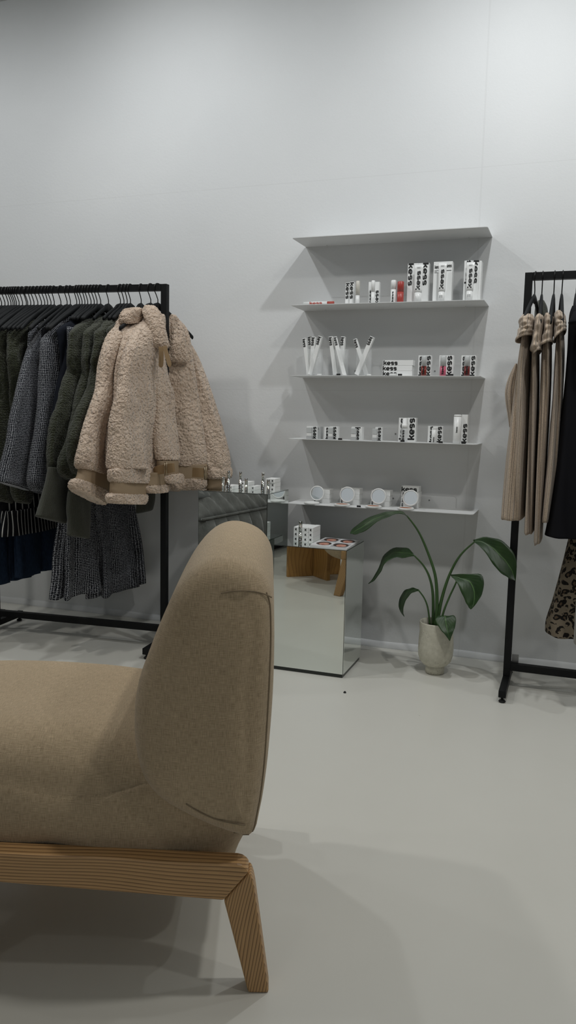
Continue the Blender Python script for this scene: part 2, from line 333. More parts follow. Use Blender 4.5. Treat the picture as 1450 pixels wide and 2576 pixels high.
def boxuv(b):
    for i, f in enumerate(b.f):
        P_ = [Vector(b.v[k])-O for k in f]; n = (P_[1]-P_[0]).cross(P_[2]-P_[0]); a = [abs(n.dot(sdir)), abs(n.dot(wdir)), abs(n.z)]; k = a.index(max(a))
        b.uv[i] = [((p.dot(wdir), p.z), (p.dot(sdir), p.z), (p.dot(sdir), p.dot(wdir)))[k] for p in P_]
def closed_spline(pts, n):
    m = len(pts); out = []
    for k in range(n):
        x = k/n*m; i = int(x); t = x-i; p0, p1, p2, p3 = [Vector(pts[(i+d) % m]) for d in (-1, 0, 1, 2)]
        q = .5*((2*p1)+(p2-p0)*t+(2*p0-5*p1+4*p2-p3)*t*t+(3*p1-p0-3*p2+p3)*t**3); out.append((q.x, q.y))
    return out
bp = [(690, 1560), (684, 1490), (655, 1440), (605, 1412), (550, 1405), (497, 1425), (452, 1472), (415, 1545), (380, 1630), (352, 1710), (343, 1790), (348, 1870), (368, 1940), (410, 1990), (470, 2026), (550, 2062), (632, 2080), (655, 2020), (670, 1930), (680, 1830), (687, 1730), (690, 1640)]
prof = closed_spline([cpx(x, y, .05) for x, y in bp], 84)
b = prof_back = prof; prof_back_cs = sum(p[0] for p in prof)/len(prof); BRR = pillow(prof, -.014, CW, .05, .02); b = MB(); b.rings(BRR); BR = list(b.v); boxuv(b); back = b.build('backrest', M['linen'], chair, True)
# seat: profile swept across the width
sp = [(600, 2162), (640, 2085), (652, 2000), (600, 1900), (500, 1850), (340, 1862), (150, 1842), (-60, 1832), (-250, 1836), (-350, 1865), (-405, 1930), (-420, 2030), (-400, 2110), (-300, 2165), (-130, 2185), (0, 2214), (300, 2252), (465, 2276), (530, 2262), (575, 2225)]
prof = closed_spline([cpx(x, y, .06) for x, y in sp], 90)
b = MB(); b.rings(pillow(prof, .028, CW-.008, .11, .0)); boxuv(b); seat = b.build('seat_cushion', M['linen'], chair, True)
def on_side(px, py, w): s_, z_ = cpx(px, py, w); return C(s_, w, z_)
b = MB()
# seam across the side panel and its top, back piping: they follow the pillow's own skin
def skin(pts, wmax=.25):
    out = []
    for px, py in pts:   # nearest skin vertex along the line of sight
        d = ray(px, py).normalized(); o = Vector((0, 0, EYE)); best = None
        for v in SKINV:
            q = v-o; t = q.dot(d); e = (q-d*t).length
            if e < .012 and (best is None or t+e*2 < best[0]): best = (t+e*2, v, t)
        if best: out.append(o+d*(best[2]-.002))
    return out
SKINV = [Vector(v) for v in BR]
b.tube(spline(skin([(556, 1493), (580, 1488), (610, 1486), (640, 1488), (665, 1494), (684, 1503)]), 24), .0013, 6); b.build('seam', M['thread'], back, True); b = MB()
b.tube(spline(skin([(468, 2022), (500, 2042), (540, 2060), (580, 2070), (618, 2076)]), 24), .0014, 6); b.build('seam', M['thread'], back, True)
b = MB(); nring = len(BRR); ring = BRR[4+5]; idx = [i for i, (s_, z_) in enumerate(prof_back) if s_ < (prof_back_cs+ -.04) and z_ < .772]
idx.sort(key=lambda i: prof_back[i][1]); b.tube([ring[i]+sdir*-.0006 for i in idx], .0015, 6); b.build('piping', M['thread'], back, True)
# wooden side frames: rail with a mitred, splayed rear leg and a front leg
def rail_quad(): return [cpx(*p, 0) for p in ((0, 2130), (600, 2159), (566, 2249), (0, 2203))]
def side_frame(w0, w1, dsf=0):
    (s0, zt0), (s1, zt1), (s2, zb1), (s3, zb0) = rail_quad()
    SF = .60; fr = lambda p: cpx(*p, 0)
    top = lambda q: zt1+(zt0-zt1)/(s0-s1)*(q-s1); bot = lambda q: zb1+(zb0-zb1)/(s3-s2)*(q-s2)
    rail = [(SF, top(SF)), *[(SF+(s1-SF)*t, top(SF+(s1-SF)*t)) for t in (.25, .5, .75)], fr((598, 2158)), fr((610, 2161)), fr((620, 2168)), fr((628, 2178)), fr((565, 2249)), *[(SF+(s2-SF)*t, bot(SF+(s2-SF)*t)) for t in (.75, .5, .25)], (SF, bot(SF))]
    leg = [fr((628.5, 2178.5)), fr((634, 2188)), fr((638, 2200)), fr((642, 2220))]; ft = [fr((677, 2475)), fr((625, 2480))]; inn = fr((565, 2249.5)); kn = leg[-1]
    leg = leg+[(kn[0]+(ft[0][0]+dsf-kn[0])*t, kn[1]+(0-kn[1])*t) for t in (.33, .66, 1)]+[(inn[0]+(ft[1][0]+dsf-inn[0])*t, inn[1]*(1-t)) for t in (1, .66, .33, 0)]
    def plank(name, pts, uvf):
        b = MB(); b.rings([[C(p[0], w, p[1]) for p in pts] for w in (w0, w1)])
        for i in range(len(b.uv)): b.uv[i] = [uvf(Vector(b.v[v])-O) for v in b.f[i]]
        b.build(name, M['wood'], chair, False, .0045)
    plank('side_rail', rail, lambda p: (p.z-.05*p.dot(sdir)+p.dot(wdir)*.6, p.dot(sdir)))
    plank('leg', leg, lambda p: (p.dot(sdir)+p.z*.17+p.dot(wdir)*.6+.3, p.z))
    b = MB(); rr = []
    for t in (0, .3, .6, 1):
        z = .285*(1-t); c0 = SF-.055+.08*t; h = .034-.010*t; rr.append([C(c0-h, w0, z), C(c0-h, w1, z), C(c0+h, w1, z), C(c0+h, w0, z)])
    b.rings(rr); b.build('leg', M['wood'], chair, False, .005)
side_frame(-.022, .02); side_frame(CW-.02, CW+.022, .11)
b = MB(); b.rings([[C(s_, w, z_) for s_, z_ in ((.10, .195), (.55, .235), (.55, .245), (.10, .205))] for w in (.06, CW-.06)]); b.build('underside_board', M['black'], chair)

# ------------------------------------------------------------------ mirrored pedestals
def pedestal(x0, x1, y0, y1, h, label):
    t = thing('mirrored_pedestal', label, 'pedestal', ((x0+x1)/2, (y0+y1)/2, 0)); e = .0022
    b = MB(); b.box(x0+.004, x1-.004, y0+.004, y1-.004, 0, .016); b.build('plinth', M['edge'], t)
    b = MB(); b.box(x0+.0008, x1-.0008, y0+.0008, y1-.0008, .014, h-.0008); b.build('core', M['edge'], t)
    def panel(name, *a): q = MB(); q.box(*a); q.build(name, M['mirror'], t)
    panel('front_mirror', x0+e, x1-e, y0-.0005, y0+.002, .016, h-e); panel('side_mirror', x1-.002, x1+.0005, y0+e, y1-e, .016, h-e)
    panel('side_mirror', x0-.0005, x0+.002, y0+e, y1-e, .016, h-e); panel('top_mirror', x0+e, x1-e, y0+e, y1-e, h-.002, h+.0005)
    return t
PY = 3.09
pS0, pS1 = onY(689.4, 1371.6, PY).x, onY(872.8, 1385.2, PY).x; HS = onY(872.8, 1385.2, PY).z
pT0, pT1 = onY(499.4, 1232.6, PY).x, onY(673.5, 1243.6, PY).x; HT = onY(673.5, 1243.6, PY).z
pedestal(pS0, pS1, PY, 3.375, HS, 'lower mirrored display pedestal with a magazine on its top'); pedestal(pT0, pT1, PY, onZ(736.7, 1231.6, HT).y, HT, 'taller mirrored display pedestal carrying chrome tubes')

# ------------------------------------------------------------------ reflected furniture: sofa and cross-legged table
def mir(p): return Vector((p.x, 2*PY-p.y, p.z))
A = mir(onZ(517, 1305, .38)); B_ = mir(onZ(671, 1276, .38)); sd = (B_-A); sd.z = 0; sd.normalize(); sn = Vector((-sd.y, sd.x, 0))
if sn.dot(Vector((0, 3.09, 0))-A+Vector((2, 0, 0))) < 0: sn = -sn
sofa = thing('channel_sofa', 'dark grey velvet channel-tufted sofa reflected in the taller mirrored pedestal', 'sofa', (A.x, A.y, 0))
def S(u, v, z): return Vector((A.x, A.y, 0))+sd*u-sn*v+UP*z   # u along, v towards the back
CHW = .155; LEN = 2.0
def chan(u): return abs(math.sin(PI*u/CHW))**.45
b = MB(); rr = []
for i in range(0, 261):
    u = -.06+LEN*i/260; k = chan(u+.06); endr = min(1, max(0, (u+.06)/.10)); endr = math.sqrt(1-(1-endr)**2); ring = []
    for z, v in ((.06, .05), (.09, .0), (.15, -.015), (.22, -.02), (.30, -.018), (.355, -.010), (.38, 0), (.38, .5), (.06, .5)):
        bul = -.065*k*math.sin(PI*min(1, max(0, (z-.06)/.32))) if v < .4 else 0
        ring.append(S(u, (v+bul-.25)*(.55+.45*endr)+.25, z))
    rr.append(ring)
b.rings(rr); b.build('base_cushion', M['velvet'], sofa, True)
b = MB(); rr = []
for i in range(0, 261):
    u = -.04+(LEN-.04)*i/260; ring = []; ep = min(1, (u+.04)/.14); ep = math.sqrt(max(0, 1-(1-ep)**2))
    for j in range(25):
        t = j/24; v = .0+.8*t; ang = min(1, t/.22); z = .375+.12*math.sin(PI/2*ang)*(.35+.65*ep)
        uu = u+.62*v**.75; k = chan(uu); z += .06*k*min(1, t*6)*ep+.02*math.sin(PI*((v*3.1) % 1)); ring.append(S(u, v-.02*k*(1-ang), z))
    ring += [S(u, .8, .37), S(u, .0, .37)]; rr.append(ring)
b.rings(rr); b.build('seat_cushion', M['velvet'], sofa, True)
b = MB(); b.tube([S(u*.02-.06, -.012 - .006*chan(u*.02), .383) for u in range(0, 98)], .008, 8); b.build('piping_cord', M['velvet'], sofa, True)
b = MB(); b.box(-.0, LEN-.12, .1, .78, 0, .07, Matrix((sd, -sn, UP)).transposed(), (A.x, A.y, 0)); b.build('plinth', M['rubber'], sofa)
PB = S(.10, .20, .585); pil = MB(); rr = []
for i in range(15):
    a = -PI/2+PI*i/14; ring = []
    for j in range(24):
        q = 2*PI*j/24; cx_, cz_ = math.cos(q), math.sin(q); e = .55
        lx = math.copysign(abs(cx_)**e, cx_)*.21*(math.cos(a)**.4 if math.cos(a) > 0 else 0); lz = math.copysign(abs(cz_)**e, cz_)*.17*(math.cos(a)**.4 if math.cos(a) > 0 else 0)
        ring.append(PB+sd*(lx*.62)-sn*(.05*math.sin(a)+lz*.6)+UP*(lz*.4-.015))
    rr.append(ring)
pil.rings(rr); tag(pil.build('throw_pillow', mat_plain('charcoal_velvet', (.05, .052, .05), .8, **{'Sheen Weight': .6}), None, True, origin=PB), 'charcoal throw pillow lying on the near end of the grey sofa', 'pillow')

tc = Vector((-1.62, 1.10, 0))
tab = thing('coffee_table', 'low oak table on crossed panel legs reflected in the lower mirrored pedestal', 'table', tc)
for q in ((-1.77, 1.222), (-1.478, 1.225), (-1.476, .965), (-1.765, .975)):
    d = Vector((q[0], q[1], 0))-tc; L = d.length; d.normalize(); nn = Vector((-d.y, d.x, 0)); h = .013; b = MB(); s0 = .0131
    b.rings([[tc+d*s+nn*a+UP*z for a, z in ((-h, 0), (h, 0), (h, .40), (-h, .40))] for s in (s0, L)])
    for i in range(len(b.uv)): b.uv[i] = [((Vector(b.v[v])-tc).dot(d)*.6, Vector(b.v[v]).z) for v in b.f[i]]
    b.build('leg', M['tablewood'], tab, False, .002)
b = MB(); b.box(tc.x-.013, tc.x+.013, tc.y-.013, tc.y+.013, 0, .40); b.build('hub_post', M['tablewood'], tab)
b = MB(); b.lathe([(.0, .34), (.285, .34), (.29, .35), (.29, .362), (.285, .368), (0, .368)], (tc.x, tc.y, .06), 48, False); b.build('tabletop', M['tablewood'], tab, False)

# ------------------------------------------------------------------ wall shelves
SX0, SX1, SYF = -1.228, -.385, 3.411
shelf_z = [onY(980, 583.5, SYF).z, onY(975, 760, SYF).z, onY(975, 944.8, SYF).z, onY(970, 1110.5, SYF).z, onY(960, 1280, SYF).z]
SHN = ['topmost empty white steel wall shelf', 'second white wall shelf from the top, holding the large tube cartons', 'middle white wall shelf holding the clear cups of slim cartons', 'fourth white wall shelf from the top, holding the small jars', 'lowest white wall shelf holding the open round compacts']
for z, nm in zip(shelf_z, SHN):
    t = thing('wall_shelf', nm, 'shelf', ((SX0+SX1)/2, WALL, z), 'white steel shelves on the back wall'); b = MB(); r = .012
    pr = [(SX0, WALL), (SX1, WALL), (SX1, SYF+r), (SX1-.004, SYF+.003), (SX1-r, SYF), (SX0+r, SYF), (SX0+.004, SYF+.003), (SX0, SYF+r)]
    b.rings([[Vector((x, y, z+dz)) for x, y in pr] for dz in (-.0025, 0)]); b.build('plate', M['shelf'], t)
    b = MB(); x0, x1 = onY(822, 1090, WALL-.004).x, onY(1148, 1260, WALL-.004).x; fz = .052
    b.rings([[Vector((x, y, zz)) for x, zz in ((x0, z), (x1, z), (x1, z+fz-.008), (x1-.008, z+fz), (x0+.008, z+fz), (x0, z+fz-.008))] for y in (WALL-.004, WALL-.001)]); b.build('flange', M['shelf'], t)
    for bx in (x0+.13, x0+.33, x1-.12): 
        b = MB(); b.lathe([(.0, .0), (.0035, 0), (.0035, .002), (0, .003)], (bx, WALL-.004, z+.03), 10, False, Matrix.Rotation(PI/2, 3, 'X')); b.build('bolt', M['bolt'], t)
    for bx in (x0-.02 if False else onY(823, 617, WALL-.02).x, onY(1178, 600, WALL-.05).x):
        b = MB(); b.tube([(bx, WALL-.02, z-.002), (bx, WALL-.02, z-.014)], .0022, 6); b.build('stud', M['shelf'], t)

# ------------------------------------------------------------------ products
def carton(x0, x1, z0, z1, yf, dep, label, texts=(), group=None, name='product_carton', m=None, tilt=0, cat='box'):
    c = ((x0+x1)/2, yf+dep/2, z0); t = thing(name, label, cat, c, group)
    b = MB(); b.box(x0, x1, yf, yf+dep, z0, z1); b.build('box', m or M['carton'], t, False, .0008)
    if texts:
        for tx in texts: w = MB(); tx(w, x0, x1, z0, z1, yf); w.build('lettering', M['print'], t)
    return t
def t_up(a=.0, b_=1., lo=.15, hi=.95, word_='kess'):    # reading upwards: letters stand with their tops to the left
    def f(w, x0, x1, z0, z1, yf):
        X = lambda q: x0+(x1-x0)*q; Z = lambda q: z0+(z1-z0)*q
        word(w, word_, (X(b_), yf-.0002, Z(lo)), UP, NX, (z1-z0)*(hi-lo), (x1-x0)*(b_-a))
    return f
def t_dn(a=.0, b_=1., lo=.15, hi=.95, word_='kess'):
    def f(w, x0, x1, z0, z1, yf):
        X = lambda q: x0+(x1-x0)*q; Z = lambda q: z0+(z1-z0)*q
        word(w, word_, (X(a), yf-.0002, Z(hi)), DN, FX, (z1-z0)*(hi-lo), (x1-x0)*(b_-a))
    return f
def t_h(a, b_, lo, hi, word_='kess'):
    def f(w, x0, x1, z0, z1, yf):
        X = lambda q: x0+(x1-x0)*q; Z = lambda q: z0+(z1-z0)*q
        word(w, word_, (X(a), yf-.0002, Z(lo)), FX, UP, (x1-x0)*(b_-a), (z1-z0)*(hi-lo))
    return f
def rows(lo, hi, a=.1, b_=.8, n=3):
    def f(w, x0, x1, z0, z1, yf):
        for i in range(n):
            z = z0+(z1-z0)*(lo+(hi-lo)*(i+.3)/n); h = (z1-z0)*(hi-lo)/n*.35; xa = x0+(x1-x0)*a; xb = x0+(x1-x0)*(b_-.12*(i % 2))
            w.add([Vector((xa, yf-.0005, z)), Vector((xb, yf-.0005, z)), Vector((xb, yf-.0005, z+h)), Vector((xa, yf-.0005, z+h))], [(0, 1, 2, 3)])
    return f
def px_carton(si, a, b_, top, yf, dep, label, texts=(), base=None, **k):
    z0 = shelf_z[si]; x0 = onY(a, 0 if False else (top+40), yf).x; x1 = onY(b_, top+40, yf).x; z1 = onY((a+b_)/2, top, yf).z
    return carton(x0, x1, z0, z1, yf, dep, label, texts, **k)
def px_tube(si, a, b_, top, yf, label, cap=None, capm='tube', bodym='tube', txt=None, capbot=True, name='lip_tube', cat='tube', line=None, zt=None, R=1.):
    z0 = shelf_z[si]; x0 = onY(a, top+30, yf).x; x1 = onY(b_, top+30, yf).x; z1 = onY((a+b_)/2, top, yf).z; r = (x1-x0)/2; c = (x0+r, yf+r, z0)
    t = thing(name, label, cat, c); h = z1-z0; e = r*.18
    if cap is None: cap = .55
    zc = h*cap
    b = MB(); b.lathe([(0, 0), (r-e, 0), (r, e), (r, zc-.0003), (0, zc-.0003)], c, 20, False); b.build('body', M[bodym], t, True)
    b = MB(); b.lathe([(0, zc), (r*.985, zc+.0004), (r*.985, h-e), (r-e, h), (0, h)], c, 20, False); b.build('cap', M[capm], t, True)
    if txt:
        lo, hi, wd = txt; w = MB(); word(w, 'kess', (c[0]+r*wd/2, yf-.0006, z0+h*lo), UP, NX, h*(hi-lo), r*wd); w.build('lettering', M['print'], t)
    return t
yB, yF_ = 3.475, 3.440
s2 = 'on the second shelf from the top'
px_carton(1, 869, 879.5, 711, yB+.012, .022, 'small white lip carton half hidden at the far left pair on the second shelf', [t_dn(.1, .95, .30, .98)], group='cartons on the second shelf')
px_carton(1, 879.8, 890.5, 709, yB, .022, 'small white lip carton between its twin and the cream tube on the second shelf', [t_dn(.08, .95, .28, .98)], group='cartons on the second shelf')
px_tube(1, 894, 904.2, 706, yF_, 'cream lip tube with a plain cap beside the leftmost pair of cartons', .38, 'cream', 'tube')
px_carton(1, 926.8, 940, 709, yB, .022, 'white lip carton left of the second slim white tube on the second shelf', [t_up(.1, .9, .02, .62)], group='cartons on the second shelf')
px_carton(1, 942.5, 954, 709, yB, .022, 'white lip carton right of the second slim white tube on the second shelf', [t_up(.05, .9, .02, .62)], group='cartons on the second shelf')
px_tube(1, 933, 942.6, 705, yF_, 'slim white lip tube standing in front of two cartons on the second shelf', .5)
px_tube(1, 982, 995.5, 704, yF_, 'white lip tube with small black lettering left of the red tube', .6, 'tube', 'tube', (.05, .5, .7))
px_tube(1, 998, 1014.6, 707, yF_, 'red lip tube standing on the second shelf', .52, 'red', 'red')
g2 = 'large tube cartons on the second shelf'
px_carton(1, 1025.6, 1052, 662.5, yB, .032, 'large white carton with downward lettering, left of the left large squeeze tube', [t_dn(.06, .56, .45, 1.)], group=g2)
px_carton(1, 1052.4, 1079, 661.5, yB, .032, 'large white carton with downward lettering, right of the left large squeeze tube', [t_dn(.42, .95, .45, 1.)], group=g2)
px_carton(1, 1090.6, 1138, 658, yB, .04, 'large plain white carton behind the middle squeeze tube', [t_h(.06, .32, .83, .92), t_h(.66, .95, .85, .94), rows(.72, .8, .05, .3), rows(.76, .8, .66, .95, 1)], group=g2)
px_carton(1, 1167.5, 1186, 655.5, yB, .06, 'large carton behind the left half of the rightmost squeeze tube', [t_up(.1, .9, .45, 1.)], group=g2)
px_carton(1, 1186.5, 1205.5, 655, yB, .06, 'large carton behind the right half of the rightmost squeeze tube', [t_dn(.2, .95, .45, 1.)], group=g2)
px_carton(1, 1206, 1211, 656, yB+.01, .05, 'narrow white carton edge standing right of the rightmost squeeze tube', [], group=g2)
def squeeze(a, b_, top, label):
    z0 = shelf_z[1]; yf = 3.437; x0 = onY(a, top+40, yf).x; x1 = onY(b_, top+40, yf).x; z1 = onY((a+b_)/2, top, yf).z; cx = (x0+x1)/2; hw = (x1-x0)/2; h = z1-z0
    t = thing('squeeze_tube', label, 'tube', (cx, yf+.012, z0), 'squeeze tubes on the second shelf')
    b = MB(); b.lathe([(0, 0), (hw*.80, 0), (hw*.80, h*.26), (0, h*.26)], (cx, yf+.014, z0), 20, False); b.build('cap', M['tube'], t, True)
    b = MB(); rr = []
    for k in range(9):
        q = k/8; zz = z0+h*(.265+.735*q); rx = hw*(.9+.12*q); ry = .012*(1-q)+.0012; rr.append([Vector((cx+rx*math.cos(an), yf+.014+ry*math.sin(an), zz)) for an in [2*PI*i/24 for i in range(24)]])
    b.rings(rr); b.build('body', M['tube'], t, True)
    w = MB(); word(w, 'kess', (cx+hw*.52, yf+.0005, z0+h*.33), UP, NX, h*.5, hw*1.05); rows(.9, .94, .3, .75)(w, cx-hw, cx+hw, z0, z1, yf+.0085)
    for v in range(len(w.v)):   # wrap print on the tube's front
        x, y, z = w.v[v]; q = max(0, min(1, ((z-z0)/h-.265)/.735)); ry = .012*(1-q)+.0012; rx = hw*(.9+.12*q); dx = max(-1, min(1, (x-cx)/rx)); w.v[v] = (x, yf+.014-ry*math.sqrt(1-dx*dx)-.0018, z)
    w.build('lettering', M['print'], t)
    l = MB(); l.box(cx-.007, cx+.006, yf+.0005, yf+.002, z0+h*.10, z0+h*.17); l.build('sticker', M['cgrey'], t)
squeeze(1041, 1063, 664.5, 'left one of three large white squeeze tubes with black lettering'); squeeze(1101.5, 1122, 660, 'middle one of three large white squeeze tubes with black lettering'); squeeze(1172, 1193, 658, 'rightmost of three large white squeeze tubes with black lettering')
# lying crayon with red print
z0 = shelf_z[1]; a = onY(763, 762, 3.43).x; e = onY(839, 760, 3.43).x
t = thing('lip_crayon', 'white crayon with red lettering lying at the left end of the second shelf', 'tube', ((a+e)/2, 3.44, z0)); r = .0075
b = MB(); b.tube([(a, 3.44, z0+r), (e-.03, 3.44, z0+r)], r, 16); b.build('body', M['tube'], t, True); b = MB(); b.tube([(e-.0298, 3.44, z0+r), (e, 3.44, z0+r)], r*.94, 16); b.build('cap', M['redprint'], t, True)
w = MB(); word(w, 'kess', (a+.03, 3.4312, z0+.001), FX, UP, .058, .013); w.build('lettering', M['redprint'], t)
t_ = MB(); 
# third shelf: clear cups with slim cartons
def cup(a, b_, label):
    z0 = shelf_z[2]; yf = 3.455; x0 = onY(a, 900, yf).x; x1 = onY(b_, 900, yf).x; h = onY(a, 878, yf).z-z0; r = (x1-x0)/2; c = (x0+r, yf+r, z0)
    b = MB(); b.lathe([(0, .0005), (r, .0005), (r, h), (r-.0018, h), (r-.0018, .004), (0, .004)], c, 36, False); return tag(b.build('display_cup', M['glass'], None, True, origin=c), label, 'cup', 'clear display cups on the middle shelf'), c, r
def slim(p0, p1, d0, d1, wpx, label, grp, side=0):
    """slim square carton leaning from bottom pixel p0 to top pixel p1 (depths d0,d1)"""
    q0 = onY(*p0, d0); q1 = onY(*p1, d1); q0.z = shelf_z[2]+.006; ax = (q1-q0).normalized(); h = wpx*.00100; yv = Vector((0, 1, 0)); yv = (yv-ax*yv.dot(ax)).normalized(); xv = yv.cross(ax).normalized()
    if side: xv, yv = (xv*math.cos(side)+yv*math.sin(side)), (yv*math.cos(side)-xv*math.sin(side))
    t = thing('slim_carton', label, 'box', q0, grp); b = MB(); b.rings([[p+xv*x*h+yv*y*h for x, y in ((-1, -1), (1, -1), (1, 1), (-1, 1))] for p in (q0, q1)]); b.build('box', M['carton'], t, False, .0006)
    L = (q1-q0).length; w = MB(); word(w, 'kess', q1-ax*.003-xv*h*.95-yv*(h+.0003), -ax, xv, .036, h*1.75); w.build('lettering', M['print'], t)
c1 = cup(768, 807, 'clear cup at the left end of the middle shelf holding four slim cartons'); c2 = cup(831, 872, 'middle one of three clear cups, holding three slim cartons'); c3 = cup(892, 931, 'right one of three clear cups, holding two crossed slim cartons')
gl = 'slim cartons in the left cup'
slim((778, 937), (766.5, 851), 3.482, 3.475, 8, 'slim carton leaning left, leftmost in the left cup', gl); slim((790, 937), (780, 846.5), 3.50, 3.505, 8.5, 'slim carton second from left in the left cup', gl)
slim((783, 937), (791, 847.5), 3.478, 3.472, 9, 'slim carton third from left in the left cup', gl); slim((781, 937), (807.5, 846), 3.468, 3.463, 9, 'slim carton leaning furthest right in the left cup', gl)
gl = 'slim cartons in the middle cup'
slim((845, 937), (833, 847), 3.475, 3.472, 9, 'slim carton leaning left in the middle cup', gl); slim((866, 937), (842, 848), 3.468, 3.466, 9, 'slim carton crossing to the upper left in the middle cup', gl, .5); slim((858, 937), (865, 847), 3.492, 3.488, 9.5, 'nearly upright slim carton at the right of the middle cup', gl)
gl = 'slim cartons in the right cup'
slim((923, 937), (894.5, 853), 3.490, 3.49, 8, 'slim carton leaning left in the right cup', gl); slim((899, 937), (938, 847.5), 3.468, 3.468, 10, 'slim carton leaning right across the right cup', gl)
def capsule(px, py, si, label, ln=.02, m='tube', r=.0035):
    z0 = shelf_z[si]; p = onY(px, py, 3.428); b = MB(); b.tube([(p.x-ln/2, 3.428, z0+r), (p.x+ln/2, 3.428, z0+r)], r, 12); tag(b.build('sample_cap', M[m], None, True, origin=(p.x, 3.428, z0)), label, 'cap')
capsule(804, 938, 2, 'tiny white cap lying in front of the left clear cup'); capsule(867, 938, 2, 'tiny white cap lying in front of the middle clear cup'); capsule(929, 938, 2, 'tiny white cap lying in front of the right clear cup'); capsule(989, 938, 2, 'small white capsule lying in front of the stacked flat cartons', .03, 'tube', .005)
zz = [(930.5, 943), (918, 930), (905.8, 917.6)]; x0 = onY(962.4, 925, 3.46).x; x1 = onY(1038, 925, 3.46).x; nm = ['bottom', 'middle', 'top']; zb = shelf_z[2]; hh = (onY(1000, 905.8, 3.46).z-zb)/3
for i in range(3): carton(x0+.001*i*(-1)**i, x1+.001*i*(-1)**i, zb+hh*i, zb+hh*(i+1)-.0005, 3.46, .05, f'{nm[i]} one of three flat white cartons stacked on the middle shelf', [t_h(.02, .49, .06, .94)], 'flat cartons stacked on the middle shelf')
def gloss(a, b_, top, m, label, z=.48):
    return px_tube(2, a, b_, top, 3.425, label, z, 'smoke', m, (.08, .48, .9), name='lip_gloss', cat='lip gloss')
px_carton(2, 1052, 1084, 894, yB-.01, .035, 'white lip gloss carton behind the brick red gloss', [t_up(.04, .30, .02, .95), t_up(.60, .97, .02, .97)], group='gloss cartons'); gloss(1059, 1072.8, 894.5, 'glossred', 'brick red lip gloss, left one of three on the middle shelf')
px_carton(2, 1104.5, 1140, 894, yB-.01, .035, 'white lip gloss carton behind the pink gloss', [t_up(.48, .92, .02, .97)], group='gloss cartons'); gloss(1106.5, 1122, 894.5, 'glosspink', 'pink lip gloss, middle one of three on the middle shelf')
px_carton(2, 1160, 1196, 894, yB-.01, .05, 'white lip gloss carton behind the dark berry gloss', [t_up(.04, .28, .02, .95), t_up(.62, .97, .02, .97)], group='gloss cartons'); gloss(1167.2, 1182.4, 894.5, 'glossbrown', 'dark berry lip gloss, right one of three on the middle shelf')
# fourth shelf
def jar(a, b_, top, label, si=3):
    z0 = shelf_z[si]; yf = 3.43; x0 = onY(a, top+20, yf).x; x1 = onY(b_, top+20, yf).x; h = onY(a, top, yf).z-z0; r = (x1-x0)/2; c = (x0+r, yf+r, z0)
    t = thing('square_jar', label, 'jar', c, 'small jars on the fourth shelf'); b = MB(); b.box(-r, r, -r, r, 0, h*.26, None, c); b.build('base', M['cgrey'], t, False, .001)
    b = MB(); b.box(-r*.9, r*.9, -r*.9, r*.9, h*.26, h*.52, None, c); b.build('neck', M['tube'], t, False, .001); b = MB(); b.box(-r, r, -r, r, h*.52+.0005, h, None, c); b.build('cap', M['smoke'], t, False, .002)
g3 = 'cartons on the fourth shelf'
px_carton(3, 771, 797, 1072.5, yB-.012, .03, 'white carton behind the leftmost jar on the fourth shelf', [t_up(.55, .95, .03, .97)], group=g3); px_carton(3, 797.6, 806, 1073, yB+.0, .04, 'greyish carton right of the leftmost jar carton on the fourth shelf', [rows(.75, .9, .3, .6, 2)], group=g3, m=M['cgrey'])
jar(770.8, 783.3, 1075, 'leftmost square jar on the fourth shelf')
px_carton(3, 815.4, 827.5, 1074, yB-.012, .03, 'white carton left behind the second jar on the fourth shelf', [t_up(.3, .8, .03, .95)], group=g3); px_carton(3, 828, 849, 1073, yB-.012, .03, 'white carton right behind the second jar on the fourth shelf', [t_up(.35, .85, .03, .97)], group=g3); jar(825, 836, 1076, 'second square jar from the left on the fourth shelf')
px_carton(3, 883.5, 910.5, 1074, yB-.012, .035, 'white carton with large downward lettering behind the third jar', [t_dn(.35, .86, .02, .98)], group=g3); jar(882.5, 895, 1077, 'third square jar from the left on the fourth shelf')
px_carton(3, 943.5, 959, 1074.6, yB-.012, .03, 'narrow white carton behind the rightmost jar on the fourth shelf', [t_up(.32, .95, .03, .97)], group=g3); jar(936.5, 948, 1078.5, 'rightmost square jar on the fourth shelf, left of the spray bottle')
px_carton(3, 1002.8, 1024, 1051, yB-.012, .04, 'tall white carton directly behind the spray bottle', [t_up(.08, .75, .08, .98)], group=g3); px_carton(3, 1024.6, 1046, 1051, yB-.012, .04, 'tall white carton to the right of the spray bottle', [t_up(.08, .88, .08, .98)], group=g3)
z0 = shelf_z[3]; q0 = onY(1008, 1080, 3.43).x; q1 = onY(1025, 1080, 3.43).x; h = onY(1016, 1052, 3.43).z-z0; r = (q1-q0)/2; c = (q0+r, 3.43+r, z0)
t = thing('spray_bottle', 'clear spray bottle with a white pump cap on the fourth shelf', 'bottle', c); b = MB(); b.lathe([(0, 0), (r*.95, 0), (r, .002), (r, h*.53), (r*.8, h*.57), (0, h*.57)], c, 24, False); b.build('body', M['bottle'], t, True)
b = MB(); b.lathe([(0, h*.57), (r*.88, h*.575), (r*.88, h*.74), (r*.70, h*.75), (r*.6, h*.99), (0, h)], c, 24, False); b.build('pump_cap', M['tube'], t, True); w = MB(); word(w, 'kess', (c[0]+r*.2, 3.4296, z0+h*.08), UP, NX, h*.42, r*.7); w.build('lettering', M['print'], t)
px_carton(3, 1076, 1113, 1072, yB-.012, .03, 'square white carton behind the short white canister', [t_up(.1, .35, .03, .98), t_up(.60, .95, .03, .97)], group=g3); px_tube(3, 1084.5, 1098.3, 1076, 3.43, 'short white canister on the fourth shelf', .9, txt=(.05, .38, .5), name='canister')
